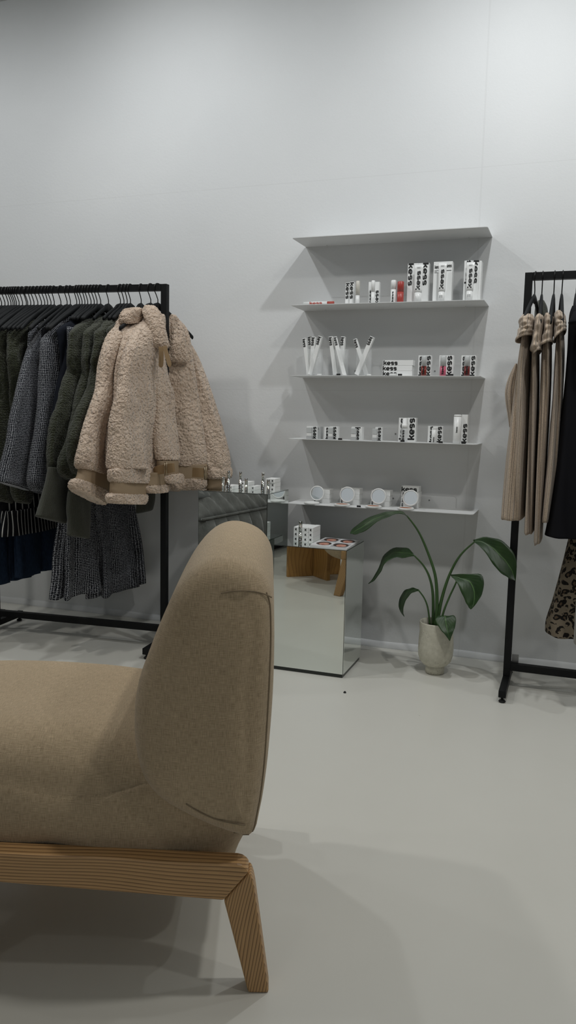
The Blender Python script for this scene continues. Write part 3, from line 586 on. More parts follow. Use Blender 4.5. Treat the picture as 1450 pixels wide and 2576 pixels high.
px_carton(3, 1161, 1176, 1043, yB-.02, .03, 'tall white carton right of the tall white canister', [t_up(.1, .98, .03, .68)], group=g3); px_tube(3, 1140, 1160, 1043, 3.435, 'tall white canister at the right end of the fourth shelf', .93, txt=(.38, .58, .45), name='canister')
# little black price tags
def tagblk(px, py, si, label):
    p = onY(px, py, 3.418); b = MB(); b.box(p.x-.009, p.x+.009, 3.418, 3.4195, shelf_z[si], shelf_z[si]+.008); b.box(p.x-.009, p.x+.009, 3.4195, 3.428, shelf_z[si], shelf_z[si]+.001); tag(b.build('shade_tag', M['print'], None, origin=(p.x, 3.418, shelf_z[si])), label, 'tag', 'small black tags on the shelves')
tagblk(856, 1106, 3, 'small black tag right of the second jar'); tagblk(1013, 1111, 3, 'small black tag in front of the spray bottle'); tagblk(1109, 1113, 3, 'small black tag in front of the short canister carton'); tagblk(1167, 1113, 3, 'small black tag in front of the tall canister carton')
tagblk(903, 1273, 4, 'small black tag between the second and third compact'); tagblk(1007, 938, 2, 'small black tag before the stacked flat cartons'); tagblk(1136, 938, 2, 'small black tag beside the pink gloss'); tagblk(852, 938, 2, 'small black tag under the middle cup')
# fifth shelf: open compacts
def compact(px, py, rpx, label, powder=True):
    z0 = shelf_z[4]; yl = 3.478; p = onY(px, py, yl); r = rpx*.00172; zc = z0+.012+r; t = thing('mirror_compact', label, 'compact', (p.x, yl, z0), 'open compacts on the lowest shelf')
    tilt = Matrix.Rotation(PI/2-.12, 3, 'X') @ Matrix.Rotation(0, 3, 'Z')
    c = Vector((p.x, yl, zc)); b = MB(); b.lathe([(r*.84, .004), (r*.86, .0055), (r*.97, .0055), (r, .003), (r, -.003), (r*.97, -.005), (0, -.005), (0, 0), (r*.84, 0)], c, 48, False, tilt); b.build('lid', M['tube'], t, True)
    b = MB(); b.lathe([(0, .0022), (r*.85, .0022), (r*.85, .0005), (0, .0005)], c, 48, False, tilt); b.build('mirror', M['chrome'], t)
    cb = Vector((p.x+(-.012), yl-.008-r, z0)); b = MB(); b.lathe([(0, 0), (r*.95, 0), (r*1.02, .003), (r*1.02, .007), (r*.98, .0095), (r*.82, .0095), (r*.8, .0075), (0, .0075)], cb, 40, False); b.build('base', M['tube'], t, True)
    if powder: b = MB(); b.lathe([(0, .0084), (r*.79, .0084), (r*.79, .0076), (0, .0076)], cb, 32, False); b.build('powder', M['powder'], t)
compact(798.6, 1245.5, 20, 'leftmost open compact on the lowest shelf, with a plain white base', False); compact(874.6, 1248.5, 20.8, 'second open compact from the left on the lowest shelf'); compact(953, 1252, 20.8, 'third open compact from the left on the lowest shelf'); compact(1033.6, 1257.3, 21, 'rightmost open compact on the lowest shelf')
def stack(a, b_, top, n, ywf, lab, texts_top=()):
    z0 = shelf_z[4]; x0 = onY(a, 1250, ywf).x; x1 = onY(b_, 1250, ywf).x; h = (onY((a+b_)/2, top, ywf).z-z0)/n; nm = {3: ['bottom', 'middle', 'top'], 4: ['bottom', 'second lowest', 'second highest', 'top']}[n]
    for i in range(n): j = .0015*((i*7) % 3-1); carton(x0+j, x1+j, z0+h*i, z0+h*(i+1)-.0004, ywf, .06, f'{nm[i]} carton in the stack {lab}', ([t_h(.02, .9, .05, .95)] if i == n-1 and texts_top else [t_up(.02, .14, .1, .9)]), 'compact cartons on the lowest shelf')
stack(790, 829, 1231, 3, 3.50, 'behind the leftmost compact'); stack(857, 904, 1229, 3, 3.50, 'behind the second compact'); stack(934, 981, 1234, 3, 3.50, 'behind the third compact'); stack(1010, 1054, 1224, 4, 3.50, 'behind the rightmost compact', True)

# ------------------------------------------------------------------ lower pedestal: 12 cartons, chrome tube, magazine
xs = [738.6, 750.6, 762.6, 775, 787.5]; X = [onZ(x, 1361.5+(x-738)*.07, HS) for x in xs]; y0 = X[0].y+.0; cn = ['left', 'second', 'third', 'right']; rn = ['bottom', 'middle', 'top']; w_ = (X[4].x-X[0].x)/4; h_ = (onY(738.6, 1325, X[0].y).z-HS)/3
def ghostprint(w, x0, x1, z0, z1, yf):
    cx, cz, s_ = (x0+x1)/2, (z0+z1)/2, (z1-z0)*.26
    for a_, b2 in (((-.5, -1), (-.5, 1)), ((-.3, .0), (.7, .9)), ((-.1, .1), (.7, -.9))):
        vs, fs = ribbon([a_, b2], .5); w.add([Vector((cx+v.x*s_, yf-.0006, cz+v.y*s_)) for v in vs], fs)
HS2 = HS+.0005
for c_ in range(4):
    for r_ in range(3):
        xa = X[0].x+w_*c_+.0004; carton(xa, xa+w_-.0008, HS2+h_*r_, HS2+h_*(r_+1)-.0005, y0+.004*(c_ % 2), .105, f'{rn[r_]} row, {cn[c_]} column of the white carton block on the lower mirrored pedestal', [ghostprint], 'cartons on the lower mirrored pedestal')
def chrome_tube(px, py, wpx, hpx, zt, label, step=0, name='chrome_tube'):
    p = onZ(px, py, zt+.0006); k = (p-Vector((0, 0, EYE))).length/F; r = wpx*k/2*.98; h = hpx*k; t = thing(name, label, 'tube', p, 'chrome lipsticks'); zc = .58*h if step else .5*h
    b = MB(); b.lathe([(0, 0), (r*.96, 0), (r, .001), (r, zc), (0, zc)], p, 24, False); b.build('body', M['chrome'], t, True)
    r2 = r*(.80 if step else .985); b = MB(); b.lathe([(0, zc+.0003), (r2, zc+.0004), (r2, h-.001), (r2*.95, h), (0, h)], p, 24, False); b.build('cap', M['chrome'], t, True)
    if step: w = MB(); word(w, 'kess', (p.x-r*.0, p.y-r-.0006, p.z+.008), UP, NX, h*.32, r*.9); w.build('lettering', M['print'], t)
chrome_tube(755.5, 1367, 9.6, 57, HS, 'chrome mascara tube standing before the carton block on the lower mirrored pedestal')
def zt(px, py): return onZ(px, py, HS)
mc = [zt(780.7, 1373.5), zt(873, 1384.2), zt(905, 1363.5), zt(819, 1355.5)]; th = .006
mag = thing('magazine', 'open-face magazine with four portrait photographs lying on the lower mirrored pedestal', 'magazine', (sum(mc, Vector())/4).to_tuple())
b = MB(); b.rings([[p+UP*(.0007+dz) for p in mc] for dz in (0, th)]); b.build('pages', M['paper'], mag)
def quad_uv(u, v): return (mc[0]*(1-u)+mc[1]*u)*(1-v)+(mc[3]*(1-u)+mc[2]*u)*v
def patch(name, m, u0, u1, v0, v1, lift): q = MB(); q.add([quad_uv(u, v)+UP*(th+lift) for u, v in ((u0, v0), (u1, v0), (u1, v1), (u0, v1))], [(0, 1, 2, 3)]); q.build(name, m, mag)
def blob(name, m, cu, cv, ru, rv, lift, n=24): q = MB(); q.add([quad_uv(cu+ru*math.cos(2*PI*i/n), cv+rv*math.sin(2*PI*i/n))+UP*(th+lift) for i in range(n)], [tuple(range(n))]); q.build(name, m, mag)
for cu, cv, bg in ((.27, .25, None), (.74, .25, 'photogrey'), (.27, .75, 'photogrey'), (.74, .75, None)):
    if bg: patch('photo', M[bg], cu-.21, cu+.22, cv-.22, cv+.22, .001)
    blob('portrait_hair', M['hair'], cu, cv+.02, .20, .19, .0014); blob('portrait_face', M['skin'], cu+.03, cv-.04, .13, .14, .0018); blob('portrait_lips', M['lips'], cu+.02, cv-.11, .05, .025, .0022)
# taller pedestal: three capped and three loose chrome tubes with cartons
gz = HT
for px, py, w, h, st, lb in ((561, 1233.5, 8.6, 31, 0, 'short chrome tube at the left end of the taller mirrored pedestal'), (575.3, 1235.5, 9.4, 48, 1, 'left one of three tall chrome lipsticks on the taller pedestal'), (605.3, 1237, 9, 47.5, 1, 'middle one of three tall chrome lipsticks on the taller pedestal'), (619.7, 1238.5, 8.6, 32.5, 0, 'short chrome tube right of the middle tall lipstick'), (661.7, 1240, 9, 47.5, 1, 'right one of three tall chrome lipsticks on the taller pedestal'), (676-1.0, 1241, 8.6, 31.5, 0, 'short chrome tube right of the right tall lipstick')):
    chrome_tube(px, py-3.0, w, h, gz, lb, st)
def ctn(pxa, pxb, pyb, n, rpx, rows_, label, dep=.075):
    p = onZ(pxa, pyb, gz); q = onY(pxb, pyb, p.y); h = rpx*.00165
    for r_ in range(rows_):
        for c_ in range(n):
            ww = (q.x-p.x)/n; carton(p.x+ww*c_+.0003, p.x+ww*(c_+1)-.0003, gz+.0006+h*r_, gz+h*(r_+1), p.y+.003*(r_ % 2), dep, f"{['bottom', 'middle', 'top'][r_]} {['left', 'right', 'outer right'][c_]} carton {label}", [ghostprint], 'cartons on the taller mirrored pedestal')
ctn(567, 585.5, 1231, 2, 10.6, 1, 'behind the left tall lipstick on the taller pedestal', .07); ctn(606, 625, 1229.8, 2, 9.6, 2, 'behind the middle tall lipstick on the taller pedestal', .07)
ctn(631.5, 641.5, 1233, 1, 10.6, 1, 'lying alone between the middle and right tall lipsticks', .07); ctn(668, 691.5, 1236, 2, 11.3, 3, 'behind the right tall lipstick on the taller pedestal', .07)

# ------------------------------------------------------------------ potted plant
pc = onZ(1094, 1692, 0); pr = .0735
plant = thing('potted_plant', 'strelitzia with broad drooping leaves in a speckled footed ceramic pot', 'plant', (pc.x, pc.y, 0))
Z_ = .225
b = MB(); b.lathe([(.0, .001), (.036, .001), (.040, .003), (.040, .030), (.038, .034), (.052, .040), (.066, .056), (.0725, .078), (.0745, .105), (.0735, .14), (.0705, .18), (.0725, Z_-.004), (.0715, Z_), (.067, Z_-.002), (.066, .19), (.066, .185), (0, .185)], (pc.x, pc.y, 0), 56, False); b.build('pot', M['pot'], plant, True)
b = MB(); b.lathe([(0, .200), (.04, .199), (.0655, .195), (.0655, .187), (0, .187)], (pc.x, pc.y, 0), 32, False); b.build('soil', M['soil'], plant, True)
base = Vector((pc.x, pc.y, .196))
def stem(pts, r0=.0055, r1=.003, name='stem'):
    P_ = [onY(*p) for p in pts]; P_ = spline(P_, 24); b = MB(); b.tube(P_, [r0+(r1-r0)*i/24 for i in range(25)], 10); b.build(name, M['stem'], plant, True)
def leaf(rows_, fold=.012):
    """rows: (lx,ly,lY, rx,ry,rY) pixel edges with depths; the blade is folded along its midrib"""
    L = spline([onY(r[0], r[1], r[2]) for r in rows_], 22); R_ = spline([onY(r[3], r[4], r[5]) for r in rows_], 22); rr = []
    vw = (sum(L, Vector())/len(L)-Vector((0, 0, EYE))).normalized(); n = 10; b = MB(); vs = []; fs = []; uv = []
    for i, (a, c_) in enumerate(zip(L, R_)):
        w = (c_-a).length
        for j in range(n+1):
            t = j/n; p = a+(c_-a)*t+vw*(fold*min(1, w/.05))*(1-abs(2*t-1)) + UP*.0015*math.sin(i*1.3+j)*min(1, w/.05); vs.append(p)
    for i in range(22):
        for j in range(n):
            q = i*(n+1)+j; fs.append((q, q+1, q+n+2, q+n+1)); uv.append([(j/n, i/22), ((j+1)/n, i/22), ((j+1)/n, (i+1)/22), (j/n, (i+1)/22)])
    b.add(vs, fs, uv); b.build('leaf', M['leaf'], plant, True, solid=.0012)
y_ = pc.y
stem([(1096, 1575, y_), (1100, 1520, y_), (1096, 1450, y_+.005), (1075, 1385, y_+.01), (1052, 1335, y_), (1024, 1297, y_-.02)], .0085)
stem([(1090, 1575, y_+.01), (1090, 1500, y_+.01), (1082, 1455, y_), (1066, 1423, y_-.01), (1042, 1397, y_-.03)], .007)
stem([(1082, 1570, y_-.015), (1077, 1530, y_-.02), (1068, 1505, y_-.03), (1053, 1484, y_-.04)], .004)
stem([(1100, 1575, y_), (1110, 1515, y_+.01), (1130, 1450, y_+.02), (1158, 1398, y_+.01), (1197, 1361, y_-.02)], .0085)
stem([(1108, 1572, y_-.01), (1118, 1535, y_-.01), (1132, 1500, y_), (1150, 1460, y_+.01), (1145, 1447, y_-.02)], .005)
stem([(1104, 1575, y_-.03), (1112, 1558, y_-.04), (1121, 1551, y_-.05)], .004)
leaf([(1028, 1302, y_-.03, 1027, 1300, y_-.01), (1012, 1292, y_-.09, 1010, 1286, y_+.03), (985, 1297, y_-.11, 980, 1287, y_+.05), (950, 1313, y_-.12, 942, 1296, y_+.04), (915, 1338, y_-.10, 905, 1316, y_+.02), (893, 1344, y_-.08, 885, 1334, y_-.0), (882, 1342, y_-.05, 881, 1341, y_-.045)], .010)
leaf([(1043, 1399, y_-.03, 1041, 1392, y_-.02), (1015, 1403, y_-.08, 1025, 1379, y_+.02), (990, 1404, y_-.10, 995, 1378, y_+.03), (968, 1419, y_-.11, 968, 1394, y_+.02), (958, 1440, y_-.10, 955, 1424, y_-.0), (942, 1460, y_-.08, 940, 1453, y_-.03), (928, 1469, y_-.06, 927, 1468, y_-.055)], .010)
leaf([(1054, 1487, y_-.04, 1053, 1482, y_-.04), (1040, 1490, y_-.07, 1035, 1479, y_-.0), (1026, 1503, y_-.08, 1016, 1488, y_+.01), (1017, 1522, y_-.08, 1005, 1510, y_+.0), (1015, 1540, y_-.07, 1005, 1532, y_-.02), (1018, 1551, y_-.05, 1017, 1551, y_-.05)], .006)
leaf([(1193, 1364, y_-.03, 1191, 1358, y_-.02), (1212, 1378, y_-.06, 1222, 1351, y_-.03), (1233, 1407, y_-.09, 1256, 1357, y_-.07), (1250, 1431, y_-.12, 1283, 1377, y_-.11), (1270, 1448, y_-.14, 1299, 1405, y_-.14), (1286, 1457, y_-.15, 1300, 1436, y_-.155), (1297, 1461, y_-.16, 1298, 1460, y_-.16)], .012)
leaf([(1137, 1452, y_-.03, 1134, 1445, y_-.03), (1148, 1462, y_-.05, 1165, 1444, y_-.03), (1158, 1483, y_-.07, 1207, 1444, y_-.05), (1168, 1505, y_-.08, 1218, 1462, y_-.07), (1175, 1520, y_-.09, 1214, 1492, y_-.08), (1181, 1529, y_-.09, 1202, 1514, y_-.09), (1184, 1533, y_-.09, 1187, 1532, y_-.09)], .014)
leaf([(1108, 1549, y_-.05, 1124, 1550, y_-.05), (1097, 1552, y_-.06, 1143, 1549, y_-.06), (1096, 1563, y_-.075, 1148, 1559, y_-.075), (1105, 1578, y_-.09, 1145, 1579, y_-.09), (1116, 1592, y_-.10, 1140, 1592, y_-.10), (1125, 1603, y_-.10, 1136, 1603, y_-.10), (1131, 1612, y_-.10, 1133, 1612, y_-.10)], .008)

# ------------------------------------------------------------------ clothes racks
T = .028
def beam(b, p, q, w=T, h=None):
    p, q = Vector(p), Vector(q); d = (q-p).normalized(); up = UP if abs(d.z) < .9 else Vector((0, 1, 0)); a = (up-d*up.dot(d)).normalized(); c_ = d.cross(a); w /= 2
    b.rings([[o+a*x*w+c_*y*w for x, y in ((-1, -1), (1, -1), (1, 1), (-1, 1))] for o in (p, q)])
def rack(p0, p1, h, label, tab=False):
    p0, p1 = Vector((*p0, 0)), Vector((*p1, 0)); d = (p1-p0).normalized(); n = Vector((-d.y, d.x, 0)); t = thing('clothes_rack', label, 'rack', (p0+p1)/2)
    for p in (p0, p1):
        b = MB(); beam(b, p+UP*.078, p+UP*h); o = b.build('post', M['black'], t, False, .0015)
        b = MB(); beam(b, p-n*.205+UP*.036, p+n*.205+UP*.036); beam(b, p+UP*.050, p+UP*.0785); b.build('foot', M['black'], t, False, .0015)
        for k in (-.19, .19):
            b = MB(); b.lathe([(0, .0005), (.011, .0005), (.014, .005), (.009, .010), (.005, .012), (.005, .022), (0, .022)], p+n*k, 16, False); b.build('levelling_foot', M['rubber'], t, True)
    b = MB(); beam(b, p0+d*(T/2+.0005)+UP*(h-T/2), p1-d*(T/2+.0005)+UP*(h-T/2)); b.build('hanging_rail', M['black'], t)
    b = MB(); beam(b, p0+d*(T/2+.0005)+UP*.088, p1-d*(T/2+.0005)+UP*.088); b.build('bottom_rail', M['black'], t)
    if tab: b = MB(); b.box(p0.x+.016, p0.x+.042, p0.y-.002+.016, p0.y+.002+.016, .10, .135); b.build('bracket', M['bolt'], t)
    return p0, p1, d, n
RH = 1.640
LP = onY(415, 900, 3.19); LR = (LP.x, 3.19); LL = (-2.625, 3.115)
rack(LR, LL, RH, 'long black metal clothes rack left of the mirrored pedestals')
rack((-2.725, 3.10), (-3.60, 3.03), RH, 'black metal clothes rack at the far left edge, only its end foot in view')
RR = (-.203, 3.255); rack(RR, (.75, 3.255), RH, 'black metal clothes rack at the right edge beside the plant', True)
ldir = (Vector((*LL, 0))-Vector((*LR, 0))).normalized()
def rail_at(px):  # point on the left rail seen at this pixel column
    best = min((abs((lambda v: CX+F*v.x/-v.z)(RW.transposed() @ (Vector((LR[0], LR[1], 1.56))+ldir*t-Vector((0, 0, EYE))))-px), t) for t in [k*.001 for k in range(0, 1700)]); return best[1]

def hanger(origin, yaw, label, group, flip=1, k=1.):
    t = thing('clothes_hanger', label, 'hanger', (0, 0, 0), group); b = MB()
    for sg in (-1, 1):
        P_ = spline([Vector((0, sg*.0, -.002)), Vector((0, sg*.03, -.006)), Vector((0, sg*.08*k, -.032*k)), Vector((0, sg*.15*k, -.072*k)), Vector((0, sg*.215*k, -.115*k))], 10)
        rr = []
        for i, p in enumerate(P_): hh = .016*(1-.25*i/10)+.010*(1-min(1, i/3)); tt = .0055+.002*(i/10); rr.append([p+Vector((tt*math.cos(a), 0, hh*math.sin(a)*.8)) for a in [2*PI*k/10 for k in range(10)]])
        b.rings(rr)
    b.build('shoulder_bar', M['hanger'], t, True); b = MB(); R0 = .0215; zc = RH-1.545-.006+.0
    zt_ = RH-R0+.0045-1.545
    pts = [(0, 0, .012), (0, 0, .030), (0, -flip*.010, .050), (0, -flip*.0205, zt_-.012)]+[(0, -flip*R0*math.cos(a), zt_+R0*math.sin(a)) for a in [math.radians(k) for k in range(0, 200, 20)]]
    b.tube(pts, .0021, 8); b.build('hook', M['wire'], t, True)
    t.location = origin; t.rotation_euler = (0, 0, yaw); return t
proto_h = hanger((0, 0, -5), 0, 'x', None); reg(proto_h); proto_s = hanger((0, 0, -5), 0, 'x', None, 1, .55); reg(proto_s)
ORD = ['', 'first', 'second', 'third', 'fourth', 'fifth', 'sixth', 'seventh', 'eighth', 'ninth', 'tenth', 'eleventh', 'twelfth', 'thirteenth', 'fourteenth', 'fifteenth', 'sixteenth', 'seventeenth', 'eighteenth', 'nineteenth', 'twentieth']
def ordn(n): return ORD[n] if n <= 20 else ('twenty-' if n < 30 else 'thirty-' if n < 40 else 'forty-')+ORD[n % 10] if n % 10 else {30: 'thirtieth', 40: 'fortieth'}[n]
hooks = [(v+.5)/3.625 for v in (15, 45, 75, 100, 120, 135, 150, 175, 205, 240, 252, 280, 310, 345, 378, 408, 435, 465, 495, 555, 612, 642, 700, 725, 750, 775, 800, 830, 860, 885, 918, 990, 1100, 1130, 1160, 1190, 1288, 1375, 1440)]
hk = sorted([rail_at(p) for p in hooks])
used = set(); SHORT = set(range(1, 14)); HP = []
for i, tt in enumerate(hk):
    p = Vector((LR[0], LR[1], 1.545))+ldir*max(tt, .024); yaw = math.radians(random.uniform(-7, 7)+(-16 if i == 0 else -8 if i == 1 else 0))
    src = proto_s if i in SHORT else proto_h; o = copy_tree(src) if src.name in used else src; used.add(src.name)
    o.location = p; o.rotation_euler = (0, 0, yaw); tag(o, f'black clothes hanger, {ordn(i+1)} from the right end post of the left rack', 'hanger', 'black hangers on the left rack'); HP.append((p, yaw))

# ---- garments.  local axes: u (+ = towards the wall), n (+ = towards the right), z up.  origin = neck point on the rail line
class G:
    def __init__(s, org, yaw, name, label, cat, group=None):
        s.o = Vector((org.x, org.y, 0)); s.u = Vector((-math.sin(yaw), math.cos(yaw), 0)); s.n = Vector((math.cos(yaw), math.sin(yaw), 0)); s.t = thing(name, label, cat, Vector((org.x, org.y, org.z)), group)
    def P(s, u, n, z): return s.o+s.u*u+s.n*n+UP*z
    def loft(s, name, mat, rings, seg=48, amp=.0, freq=5, ph=0., parent=None, sub=0, dense=True, exp=.75, nz=.006, cap=True, steps=None):
        """rings: (z, cu, cn, half_u, half_n, fold_scale, tilt)"""
        rg = sorted(rings, key=lambda r: -r[0]); z1, z0 = rg[0][0], rg[-1][0]; st = steps or max(6, int((z1-z0)/.018)); out = []
        for k in range(st+1):
            t = k/st; z = z1+(z0-z1)*t; tab = [(-r[0], *r[1:]) for r in rg]; cu, cn, a, b_, fs = interp(tab, -z)[:5]; ring = []
            for i in range(seg):
                q = 2*PI*i/seg; cx_, sx_ = math.cos(q), math.sin(q); uu = math.copysign(abs(cx_)**exp, cx_)*a; nn = math.copysign(abs(sx_)**exp, sx_)*b_
                f = amp*fs*(math.sin(freq*q+ph+3*t)+.5*math.sin(freq*1.7*q-ph*2-2.3*t)); w = nz*noise.noise(Vector((uu*9+ph, nn*9, z*7)))
                ring.append(s.P(cu+uu*(1+f), cn+nn*(1+f*2.2)+w+f*.02, z+.004*noise.noise(Vector((q*2, ph, 3))) ))
            out.append(ring)
        b = MB(); b.rings(out, True, cap); return b.build(name, mat, parent or s.t, True, sub=sub)
    def sleeve(s, name, mat, pts, rad, seg=28, amp=.06, ph=0, parent=None, sub=0, n=30, cap=True):
        """pts: (u,n,z) path; rad: (ru,rn) per point"""
        C_ = spline([s.P(*p) for p in pts], n); RR_ = spline([Vector((*r, 0)) for r in rad], n); out = []
        for k, (c, r) in enumerate(zip(C_, RR_)):
            t = (C_[min(k+1, n)]-C_[max(k-1, 0)]).normalized(); a = (s.u-t*s.u.dot(t)).normalized(); b_ = t.cross(a)
            ring = []
            for i in range(seg):
                q = 2*PI*i/seg; f = 1+amp*math.sin(3*q+ph+k*.12)+amp*.6*math.sin(5*q-ph+k*.35)+amp*.5*noise.noise(Vector((q*1.3, k*.25, ph)))
                ring.append(c+a*math.cos(q)*r.x*f+b_*math.sin(q)*r.y*f)
            out.append(ring)
        b = MB(); b.rings(out, True, cap); return b.build(name, mat, parent or s.t, True, sub=sub)
    def band(s, name, mat, c, hu, hn, z0, z1, tilt=0, th=.008, seg=36, parent=None, sub=0, exp=.8):
        """a closed strap, cuff or hem: ring wall from z0 to z1 (tilt raises the far side)"""
        out = []
        prof_ = [(0, 0), (th*.9, .15), (th, .5), (th*.9, .85), (0, 1), (-th*.5, .8), (-th*.5, .2)]
        for i in range(seg+1):
            q = 2*PI*i/seg; cx_, sx_ = math.cos(q), math.sin(q); uu = math.copysign(abs(cx_)**exp, cx_); nn = math.copysign(abs(sx_)**exp, sx_); ring = []
            for d, f in prof_: ring.append(s.P(c[0]+uu*(hu+d), c[1]+nn*(hn+d), z0+(z1-z0)*f+tilt*uu*hu))
            out.append(ring)
        b = MB(); b.rings(out, True, False); return b.build(name, mat, parent or s.t, True, sub=sub)
def fuzz(ob, size=.0055, st=.0055, sub=2, typ='VORONOI'):
    m = ob.modifiers.new('u', 'SUBSURF'); m.levels = sub; m.render_levels = sub; displace(ob, typ, size, -st if typ == 'VORONOI' else st, .3 if typ == 'VORONOI' else .5); return ob

def sherpa(org, yaw, label, z0=.74, sl=-.26, cuffz=.80, cuffu=-.40, W=.25, TH=.055, ph=0, cuffn=.02, collar_n=.04, far=True, right_shift=0., near=True):
    j = G(org, yaw, 'shearling_jacket', label, 'jacket', 'beige shearling jackets on the left rack'); S_ = M['sherpa']
    body = j.loft('body', S_, [(1.475, 0, 0, .07, .035, .2), (1.45, 0, 0, .13, .05, .4), (1.40, 0, 0, .215, .058, .6), (1.32, 0, .005, .24, TH, 1), (1.10, 0, .01+right_shift*.3, W-.01, TH+.012, 1), (.92, 0, .012+right_shift, W, TH+.02, 1), (z0+.08, 0, .01+right_shift, W-.02, TH+.010, 1), (z0+.075, 0, .01+right_shift, W-.03, TH+.004, 1)], 64, .05, 4, ph, dense=True, nz=.02); fuzz(body)
    hb = j.band('belt_band', M['suede'], (0, .01+right_shift), W-.035, TH-.002, z0+.028, z0+.08, 0, .006); 
    fuzz(j.band('hem_fur', S_, (0, .01+right_shift), W-.03, TH+.002, z0-.012, z0+.034, 0, .020, sub=0), .010, .004)
    for sg in ((-1,) if near else ())+((1,) if far else ()):
        cu = cuffu if sg < 0 else -cuffu*.86; cz = cuffz
        sv = j.sleeve('sleeve', S_, [(sg*.145, 0, 1.435), (sg*.210, .008, 1.36), (sg*.250, .015, 1.20), (sg*(abs(cu)-.045), cuffn, 1.02), (cu, cuffn, .90), (cu, cuffn, cz+.01)], [(.040, .03), (.060, .050), (.070, .062), (.076, .070), (.074, .070), (.055, .052)], amp=.05, ph=ph+sg); fuzz(sv)
        j.sleeve('cuff_leather', M['suede'], [(cu, cuffn, cz+.02), (cu-sg*.002, cuffn, cz-.03), (cu-sg*.008, cuffn, cz-.075)], [(.056, .05), (.054, .048), (.060, .054)], amp=.03, ph=ph, parent=sv, n=8)
        fz = j.sleeve('cuff_fur', S_, [(cu-sg*.006, cuffn, cz-.058), (cu-sg*.009, cuffn, cz-.078), (cu-sg*.012, cuffn, cz-.098)], [(.060, .054), (.072, .064), (.058, .052)], amp=.03, ph=ph, parent=sv, n=8); fuzz(fz, .010, .004)
    # standing collar folded around the hanger
    P_ = []; 
    for i in range(21):
        a = math.radians(-150+300*i/20); P_.append(j.P(-.005-.085*math.cos(a)*-1, collar_n*.3+.052*math.sin(a), 1.475-.012*math.cos(a)))
    b = MB(); rr = []
    for i, p in enumerate(P_):
        d = (P_[min(i+1, 20)]-P_[max(i-1, 0)]).normalized(); side = d.cross(UP).normalized(); e = math.sin(PI*(i+.6)/21.2)**.4; rr.append([p+side*.018*math.cos(q)*e+UP*(.046*math.sin(q)*e) for q in [2*PI*k/12 for k in range(12)]])
    b.rings(rr); fuzz(b.build('collar', S_, j.t, True), .010, .004)
    return j
def flap(j, name, mat, pts, th=.018, parent=None, sub=0):
    """thick leaf of cloth through world points given as rows of (left,right)"""
    L = spline([p for p, q in pts], 14); R_ = spline([q for p, q in pts], 14); rr = []
    for i, (a, c_) in enumerate(zip(L, R_)):
        d = c_-a; t = (L[min(i+1, 14)]-L[max(i-1, 0)]).normalized(); nn = d.cross(t).normalized(); w = d.length; ring = []
        for k in range(16): q = 2*PI*k/16; ring.append(a+d*(.5+.5*math.copysign(abs(math.cos(q))**.7, math.cos(q)))+nn*th*math.copysign(abs(math.sin(q))**.7, math.sin(q))*(.35 if i in (0, 14) else 1))
        rr.append(ring)
    b = MB(); b.rings(rr); return b.build(name, mat, parent or j.t, True)

# sleeves and fronts given edge by edge on the plane a garment hangs in
def railx(x): t_ = (x-LR[0])/ldir.x; return Vector((LR[0], LR[1], 1.545))+ldir*t_
def slant(j, name, mat, X, rows_, th=.032, seg=40, n=None, amp=.12, ph=0, parent=None, fz=None, exp=.75, cv=(0, 546, .469), taper=True):
    n = n or max(10, int(len(rows_)*5)); z = lambda a, b_: (cv[0]+a*cv[2], cv[1]+b_*cv[2]); xs_ = X if isinstance(X, (tuple, list)) else (X, X); m_ = len(rows_)-1
    L = spline([onX(*z(q[0], q[1]), xs_[0]+(xs_[1]-xs_[0])*i/m_) for i, q in enumerate(rows_)], n); R_ = spline([onX(*z(q[2], q[3]), xs_[0]+(xs_[1]-xs_[0])*i/m_) for i, q in enumerate(rows_)], n); out = []
    for k, (a, c_) in enumerate(zip(L, R_)):
        m = (a+c_)/2; d = (c_-a)/2; e = min(1, (k+.8)/3)*min(1, (n-k+2.)/3) if taper else 1; w = d.length; ring = []
        for i in range(seg):
            q = 2*PI*i/seg; c0, s0 = math.cos(q), math.sin(q); f = amp*(math.sin(3.1*q+ph+k*.16)+.7*math.sin(6.3*q-ph+k*.11))*min(1, w/.08)*abs(s0)
            ring.append(m+d*math.copysign(abs(c0)**.9, c0)*(1+.02*noise.noise(Vector((q, k*.3, ph))))+Vector((1, 0, 0))*th*e*(math.copysign(abs(s0)**exp, s0)*(1+f)+.35*noise.noise(Vector((m.y*9+c0*w*12, m.z*6, ph)))))
        out.append(ring)
    b = MB(); b.rings(out, True, True); o = b.build(name, mat, parent or j.t, True)
    if fz: fuzz(o, *fz)
    return o
FZ = (.0058, .0065, 3)
# three shearling jackets; the rightmost swings round the end post
J1 = sherpa(railx(-1.86), math.radians(0), 'beige shearling jacket, leftmost of the three, its wide sleeve ending lowest at the left', near=False, cuffz=.80, cuffu=-.30, ph=1.3, z0=.86, W=.17, TH=.022); S_ = M['sherpa']
sv = slant(J1, 'sleeve', S_, -1.86, [(700, 505, 735, 500), (645, 575, 710, 560), (596, 640, 690, 630), (558, 750, 660, 745), (530, 900, 645, 900), (480, 1050, 630, 1060), (430, 1210, 610, 1230), (410, 1310, 598, 1350), (428, 1352, 590, 1400)], .042, fz=FZ, ph=1)
slant(J1, 'cuff_leather', M['suede'], -1.86, [(432, 1345, 588, 1392), (425, 1385, 584, 1445), (404, 1425, 574, 1490)], .036, parent=sv, amp=.03, taper=False)
slant(J1, 'cuff_fur', S_, -1.86, [(410, 1400, 580, 1472), (388, 1412, 592, 1492), (382, 1440, 584, 1524), (398, 1466, 556, 1548)], .040, parent=sv, fz=(.0058, .006, 3), amp=.04)
slant(J1, 'collar_peak', S_, -1.83, [(690, 488, 735, 482), (668, 515, 742, 505), (660, 550, 735, 545), (668, 575, 715, 570)], .04, fz=(.0058, .006, 3), ph=2)
